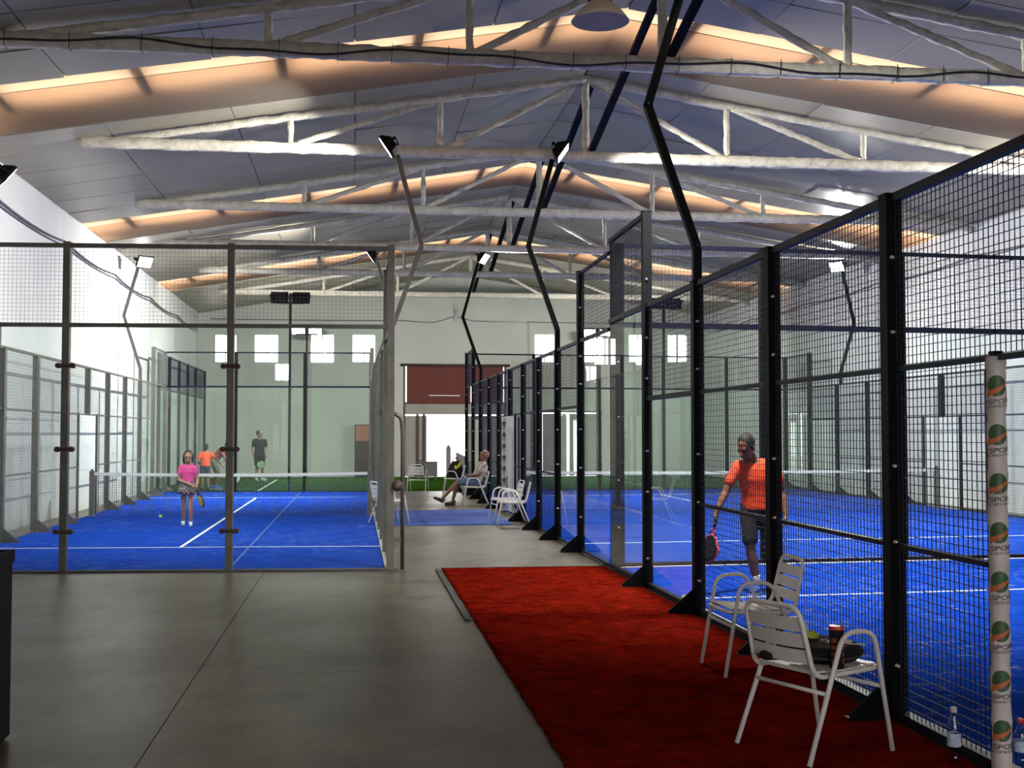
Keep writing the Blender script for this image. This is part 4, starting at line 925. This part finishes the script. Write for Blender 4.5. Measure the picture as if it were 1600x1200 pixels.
def person(label, loc, rz, J, F, sc, skin, shirt, shorts, shoes, hair='short', Fh=None, sleeve=.62, leglen=.72, socks=None, voxel=.012, handd=None, skirt=False, w=1.0, curl=40, shirt_low=0.1, hs=1.12):
    t = thing('person', label, 'person', loc, rz); F = V(F).normalized(); Fh = V(Fh or F).normalized(); v = voxel
    A = lambda k: V(J[k])
    mb = MB(); torso(mb, J, F, 0, sc, w=w)
    for s in 'LR':
        sh, el, wr, hi, kn, an = (A(k + s) for k in ('sh', 'el', 'wr', 'hi', 'kn', 'an'))
        mb.caps(A('che').lerp(A('nec'), .75).lerp(sh, .2), sh, .05 * sc, .05 * sc); mb.caps(sh, el, .050 * sc, .041 * sc); mb.caps(el, el.lerp(wr, .35), .041 * sc, .043 * sc); mb.caps(el.lerp(wr, .35), wr, .043 * sc, .0275 * sc)
        mb.caps(hi, kn, .088 * sc * w, .056 * sc); m1 = kn.lerp(an, .33); mb.caps(kn, m1, .054 * sc, .058 * sc); mb.caps(m1, an, .058 * sc, .036 * sc)
        hd, pn, th = (handd or {}).get(s, ((wr - el).normalized(), (-1 if s == 'L' else 1, 0, 0), F)); hand(mb, wr, hd, pn, th, sc, curl)
        ft = V(J.get('toe' + s, F)).normalized(); mb.caps(an + V((0, 0, -.045 * sc)), an + ft * .12 * sc + V((0, 0, -.055 * sc)) * (1 if ft.z > -.3 else 0), .04 * sc, .032 * sc)
    hc = A('hea'); hm = frame3(Fh, J.get('hup', (0, 0, 1))); hq = sc * hs; P = lambda x, y, z: hc + hm @ (V((x, y, z)) * hq)
    mb.caps(A('nec') - V((0, 0, .02 * sc)), P(0, .02, -.06), .058 * sc, .052 * sc)
    mb.ball(P(0, .012, .022), .076 * hq, .095 * hq, .098 * hq, 18, 12, hm); mb.ball(P(0, -.022, -.055), .056 * hq, .066 * hq, .066 * hq, 14, 10, hm); mb.ball(P(0, -.058, -.092), .027 * hq, .022 * hq, .02 * hq, 10, 7, hm)
    mb.caps(P(0, -.080, .012), P(0, -.108, -.030), .010 * hq, .0155 * hq, 8); mb.caps(P(-.03, -.075, .028), P(.03, -.075, .028), .014 * hq, .014 * hq, 8)
    for s in (-1, 1): mb.ball(P(s * .078, .01, -.012), .010 * hq, .022 * hq, .033 * hq, 10, 7, hm); mb.ball(P(s * .034, -.062, -.028), .02 * hq, .018 * hq, .018 * hq, 8, 6, hm)
    body = remesh(mb, 'body', skin, v * .8, 3, t)
    for s in (-1, 1): m = MB(); m.ball(P(s * .031, -.0835, .004), .0115 * hq, .008 * hq, .0075 * hq, 10, 7, hm); m.build('eye', M_eye, t)
    m = MB(); m.caps(P(-.02, -.0865, -.062), P(.02, -.0865, -.062), .006 * hq, .006 * hq, 8); m.build('mouth', M_lip, t)
    if hair:
        m = MB(); m.ball(P(0, .026, .042), .081 * hq, .094 * hq, .090 * hq, 20, 14, hm); m.ball(P(0, .058, -.0), .068 * hq, .056 * hq, .066 * hq, 14, 10, hm)
        for s in (-1, 1): m.ball(P(s * .07, .0, .01), .013 * hq, .03 * hq, .045 * hq, 10, 7, hm)
        if hair == 'tail':
            m.caps(P(0, .10, .03), P(-.02, .15, -.03), .035 * hq, .045 * hq); m.caps(P(-.02, .15, -.03), P(-.06, .14, -.16), .045 * hq, .02 * hq)
            for s in (-1, 1): m.caps(P(s * .075, -.01, .03), P(s * .078, .02, -.09), .02 * hq, .013 * hq)
        remesh(m, 'hair', M_hair, v, 2, t)
    if shirt:
        m = MB(); torso(m, J, F, .017 * sc, sc, shirt_low, .93, w)
        for s in 'LR':
            sh, el = A('sh' + s), A('el' + s); n0 = A('che').lerp(A('nec'), .78); m.caps(n0.lerp(sh, .15), sh - V((0, 0, .012 * sc)), .060 * sc, .063 * sc); m.caps(sh - V((0, 0, .012 * sc)), sh.lerp(el, sleeve), .064 * sc, .063 * sc)
        remesh(m, 'shirt', shirt, v, 3, t)
    if shorts:
        m = MB()
        if skirt:
            pel, che = A('pel'), A('che'); up = (che - pel).normalized(); rr = []
            for k, (dz, rx) in enumerate(((.08, .155), (-.02, .185), (-.12, .215), (-.22, .245))):
                rr.append([pel + up * dz * sc + V(((rx * (1 + .05 * (k > 1) * math.cos(9 * a))) * sc * math.cos(a), rx * .82 * (1 + .05 * (k > 1) * math.cos(9 * a)) * sc * math.sin(a), 0)) for a in [2 * PI * j / 54 for j in range(54)]])
            m.rings(rr, False, True); m.build('skirt', shorts, t)
        else:
            torso(m, J, F, .012 * sc, sc, 0, .3, w)
            for s in 'LR': hi, kn = A('hi' + s), A('kn' + s); m.caps(hi, hi.lerp(kn, leglen), .104 * sc * w, .088 * sc)
            remesh(m, 'shorts', shorts, v, 2, t)
    for s in 'LR':
        an = A('an' + s); ft = V(J.get('toe' + s, F)).normalized(); m = MB(); dn = J.get('dn' + s, (0, 0, -1)); dn = V(dn); dn = (dn - ft * dn.dot(ft)).normalized()
        m.caps(an - ft * .03 * sc + dn * .035 * sc, an + ft * .05 * sc + dn * .045 * sc, .046 * sc, .044 * sc); m.caps(an + ft * .05 * sc + dn * .045 * sc, an + ft * .165 * sc + dn * .055 * sc, .046 * sc, .034 * sc); m.caps(an - ft * .03 * sc, an - ft * .03 * sc + dn * .04 * sc, .046 * sc, .044 * sc)
        so = remesh(m, 'shoe', shoes, v, 2, t)
        sd = ft.cross(dn).normalized(); m = MB(); o = an + dn * .080 * sc
        ol = [(-.075, .0), (-.06, .033), (.02, .036), (.11, .045), (.175, .03), (.2, 0), (.175, -.032), (.11, -.044), (.02, -.036), (-.06, -.033)]
        m.prism([o + ft * x * sc + sd * y * sc for x, y in ol], dn * .010 * sc); m.build('sole', M_shoew if shoes is not M_shoeb else M_shoeb, so)
        if socks:
            m = MB(); kn = A('kn' + s); m.tube([an.lerp(kn, k) for k in (0, .12, .24, .26)], [.044 * sc, .046 * sc, .051 * sc, .045 * sc], 14); m.build('sock', socks, t)
    return t
def stand(H, **kw):
    k = H / 1.75; J = dict(pel=(0, 0, .96), che=(0, .0, 1.27), nec=(0, .015, 1.47), hea=(0, -.01, 1.615))
    for s, g in (('L', 1), ('R', -1)):
        J.update({'sh' + s: (.185 * g, .01, 1.405), 'el' + s: (.235 * g, .03, 1.12), 'wr' + s: (.255 * g, -.06, .87), 'hi' + s: (.09 * g, 0, .92), 'kn' + s: (.10 * g, -.02, .50), 'an' + s: (.105 * g, .02, .09)})
    J = {a: tuple(V(b) * k) for a, b in J.items()}; J.update(kw); return J
def racket(label, grip, tip, face_n, m_face, m_rim, k=1.0):
    """padel racket held at grip pointing to tip"""
    g, tp = V(grip), V(tip); d = (tp - g).normalized(); n = V(face_n); n = (n - d * n.dot(d)).normalized(); s = d.cross(n); t = thing('padel_racket', label, 'racket', g)
    def pr(u, v_, w_): return (s * u + d * v_ + n * w_) * k
    out = []
    for i in range(30):
        a = 2 * PI * i / 30; x = .128 * math.sin(a); y = .30 + .138 * -math.cos(a)
        if math.cos(a) > .3: x *= .80
        out.append((x, y))
    m = MB(); rr = []
    for q_, z in ((.86, -.019), (.97, -.016), (1, 0), (.97, .016), (.86, .019)): rr.append([pr(x * q_, .30 + (y - .30) * q_, z) for x, y in out])
    m.rings(rr, False, True, 0, True); fc = m.build('racket_head', m_face, t)
    m = MB(); m.tube([pr(x * 1.01, .30 + (y - .3) * 1.01, 0) for x, y in out], .012, 8, True); m.build('racket_rim', m_rim, t)
    m = MB()
    for i in range(-3, 4):
        for j in range(-3, 4):
            if i * i + j * j > 10: continue
            for q in (-1, 1):
                c = pr(i * .026, .31 + j * .026, q * .0192); m.prism([c + pr(.006 * math.cos(a), .006 * math.sin(a), 0) for a in [2 * PI * z / 8 for z in range(8)]], n * .0008 * q)
    m.build('drill_hole', M_rubber, fc, 'stuff')
    m = MB(); m.tube([pr(0, -.06, 0), pr(0, .08, 0)], .016, 10); m.build('grip', M_blackf, t)
    m = MB(); m.tube([pr(0, .06, 0), pr(.045, .17, 0)], .011, 8); m.tube([pr(0, .06, 0), pr(-.045, .17, 0)], .011, 8); m.build('racket_throat', m_rim, t)
    return t
def toworld(loc, rz, p): return V(loc) + Matrix.Rotation(rz, 3, 'Z') @ V(p)
# man in orange, near right court
loc, rz = (4.24, 12.30, .017), -R(19)
J = dict(pel=(-.05, 0, .93), che=(-.065, -.03, 1.21), nec=(-.10, -.06, 1.415), hea=(-.165, -.14, 1.535), shR=(-.255, -.05, 1.345), elR=(-.375, -.09, 1.07), wrR=(-.475, -.19, .85),
         shL=(.12, .02, 1.355), elL=(.20, .07, 1.07), wrL=(.235, .0, .83), hiR=(-.14, 0, .90), knR=(-.13, -.06, .49), anR=(-.06, .0, .09), hiL=(.045, 0, .90), knL=(.075, .02, .49), anL=(.115, .08, .09), toeR=(-.35, -.95, 0), toeL=(.1, -1, 0), hup=(-.2, -.45, 1))
hR = (-.25, -.25, -1)
person('man in an orange shirt and black shorts holding a racket behind the black mesh', loc, rz, J, (-.3, -.95, 0), .98, M_skind, M_orange, M_blackf, M_shoeblue, Fh=(-.45, -.72, -.55), socks=M_sock, voxel=.010,
       handd={'R': (hR, (.9, -.2, -.2), (0, -1, 0)), 'L': ((.05, -.1, -1), (-1, 0, 0), (0, -1, 0))}, w=1.0, curl=45, leglen=.80)
g = toworld(loc, rz, V((-.475, -.19, .85)) + V(hR).normalized() * .075 + V((.016, -.004, 0)))
racket('dark racket with pink trim held low by the man in orange', g, g + Matrix.Rotation(rz, 3, 'Z') @ V((-.22, -.05, -1)), (.95, .45, .0), M_bag, M_pinkr)
# girl in pink, left court
loc, rz = (-3.04, 22.74, .017), R(7.6); H = 1.34
J = stand(H, shR=(-.125, .0, 1.055), elR=(-.165, -.03, .83), wrR=(.06, -.17, .735), shL=(.125, .0, 1.055), elL=(.175, -.02, .83), wrL=(.155, -.17, .70), anR=(-.075, .08, .075), anL=(.06, -.10, .07), knL=(.055, -.09, .385), knR=(-.07, -.0, .385))
person('girl in a pink shirt and plaid skirt holding a yellow racket', loc, rz, J, (0, -1, 0), .76, M_skin, M_pink, M_plaid, M_shoew, hair='tail', Fh=(.02, -1, -.12), sleeve=.45, hs=1.36, shirt_low=0.0, voxel=.010, skirt=True, w=.92,
       handd={'R': ((.85, -.25, -.25), (0, .2, -1), (.3, -1, .3)), 'L': ((.05, -.7, -.7), (-1, 0, 0), (0, -.5, .8))}, curl=50)
g = toworld(loc, rz, (.15, -.225, .665))
racket('yellow and black racket in the hands of the girl in pink', g, g + Matrix.Rotation(rz, 3, 'Z') @ V((.3, -.3, -.75)), (.75, .55, .45), M_yellow, M_bag, .8)
# boy in orange seen from behind
loc, rz = (-4.32, 36.0, .017), R(7)
J = stand(1.36, shR=(-.14, 0, 1.09), elR=(-.2, -.06, .87), wrR=(-.14, .12, .76), elL=(.30, -.05, .93), wrL=(.46, -.08, .76), shL=(.145, 0, 1.09))
person('boy in an orange shirt seen from behind beyond the left court net', loc, rz, J, (0, 1, 0), .78, M_skin, M_orange, M_navy, M_shoeb, voxel=.012, leglen=.85, hs=1.3,
       handd={'R': ((.3, .6, -.5), (.5, 0, .5), (0, 1, .3)), 'L': ((.6, -.1, -.8), (0, 1, 0), (0, -.3, 1))})
# person bending over
loc, rz = (-4.12, 37.2, .017), R(6)
J = dict(pel=(-.10, .0, .86), che=(.10, -.08, 1.10), nec=(.22, -.14, 1.24), hea=(.32, -.19, 1.30), shL=(.25, .10, 1.14), shR=(.12, -.26, 1.16), elL=(.36, .06, .88), wrL=(.40, -.08, .66), elR=(.24, -.34, .90), wrR=(.36, -.30, .68),
         hiL=(-.12, .09, .84), hiR=(-.10, -.09, .84), knL=(-.02, .10, .47), knR=(.06, -.12, .47), anL=(-.14, .12, .09), anR=(-.0, -.12, .09))
person('person in a faded red shirt bending forward behind the left court net', loc, rz, J, (.85, -.4, 0), .9, M_skind, M_maroon, M_olive, M_shoeblue, Fh=(.8, -.35, -.5), voxel=.013,
       handd={'R': ((.3, .1, -1), (0, 1, 0), (1, 0, 0)), 'L': ((.2, -.3, -1), (0, -1, 0), (1, 0, 0))})
g = toworld(loc, rz, (.40, -.12, .60)); racket('pale racket held by the person bending forward', g, g + V((.3, -.1, -.6)), (0, 1, .2), M_print, M_netw)
# man in black at the far wall
loc, rz = (-3.36, 43.5, .017), R(4.5)
J = stand(1.78, elR=(-.24, .04, 1.14), wrR=(-.22, -.05, .90), wrL=(.22, -.12, .92), knR=(-.09, 0, .5), knL=(.10, -.04, .5), toeL=(.7, -.6, 0), toeR=(.3, -.9, 0))
person('man in black shirt and shorts standing on the far green turf', loc, rz, J, (.45, -.85, 0), 1.0, M_skin, M_blackf, M_blackf, M_shoew, Fh=(.85, -.5, 0), voxel=.014, leglen=.8, socks=M_sock)
g = toworld(loc, rz, (-.05, -.16, .88)); g = toworld(loc, rz, (.215, -.15, .82)); racket('pale green racket carried by the man in black', g, g + V((-.35, -.1, -.5)), (.2, -1, 0), M_greenr, M_bag)
# bald man sitting in the aisle
loc, rz = (2.80, 28.35, 0), R(0)
J = dict(pel=(.02, 0, .60), che=(.135, 0, .84), nec=(.20, 0, 1.03), hea=(.205, 0, 1.165), shL=(.18, -.19, .965), shR=(.18, .19, .965), elL=(.06, -.25, .73), elR=(.06, .25, .73), wrL=(-.17, -.06, .70), wrR=(-.16, .06, .68),
         hiL=(-.03, -.10, .575), hiR=(-.03, .10, .575), knL=(-.44, -.13, .555), knR=(-.42, .13, .54), anL=(-.80, -.15, .17), anR=(-.53, .13, .09), toeL=(-.85, 0, .42), toeR=(-1, 0, 0), dnL=(-.4, 0, -.9))
person('bald man in a light shirt and denim shorts sitting in the aisle', loc, rz, J, (-1, 0, 0), .98, M_skind, M_greyshirt, M_denim, M_shoeb, hair=None, Fh=(-1, -.05, .12), voxel=.012, leglen=.85,
       handd={'L': ((-.5, .8, -.1), (.2, .1, -1), (-1, -.5, .2)), 'R': ((-.5, -.8, 0), (.2, 0, -1), (-1, .5, .2))}, w=1.1)
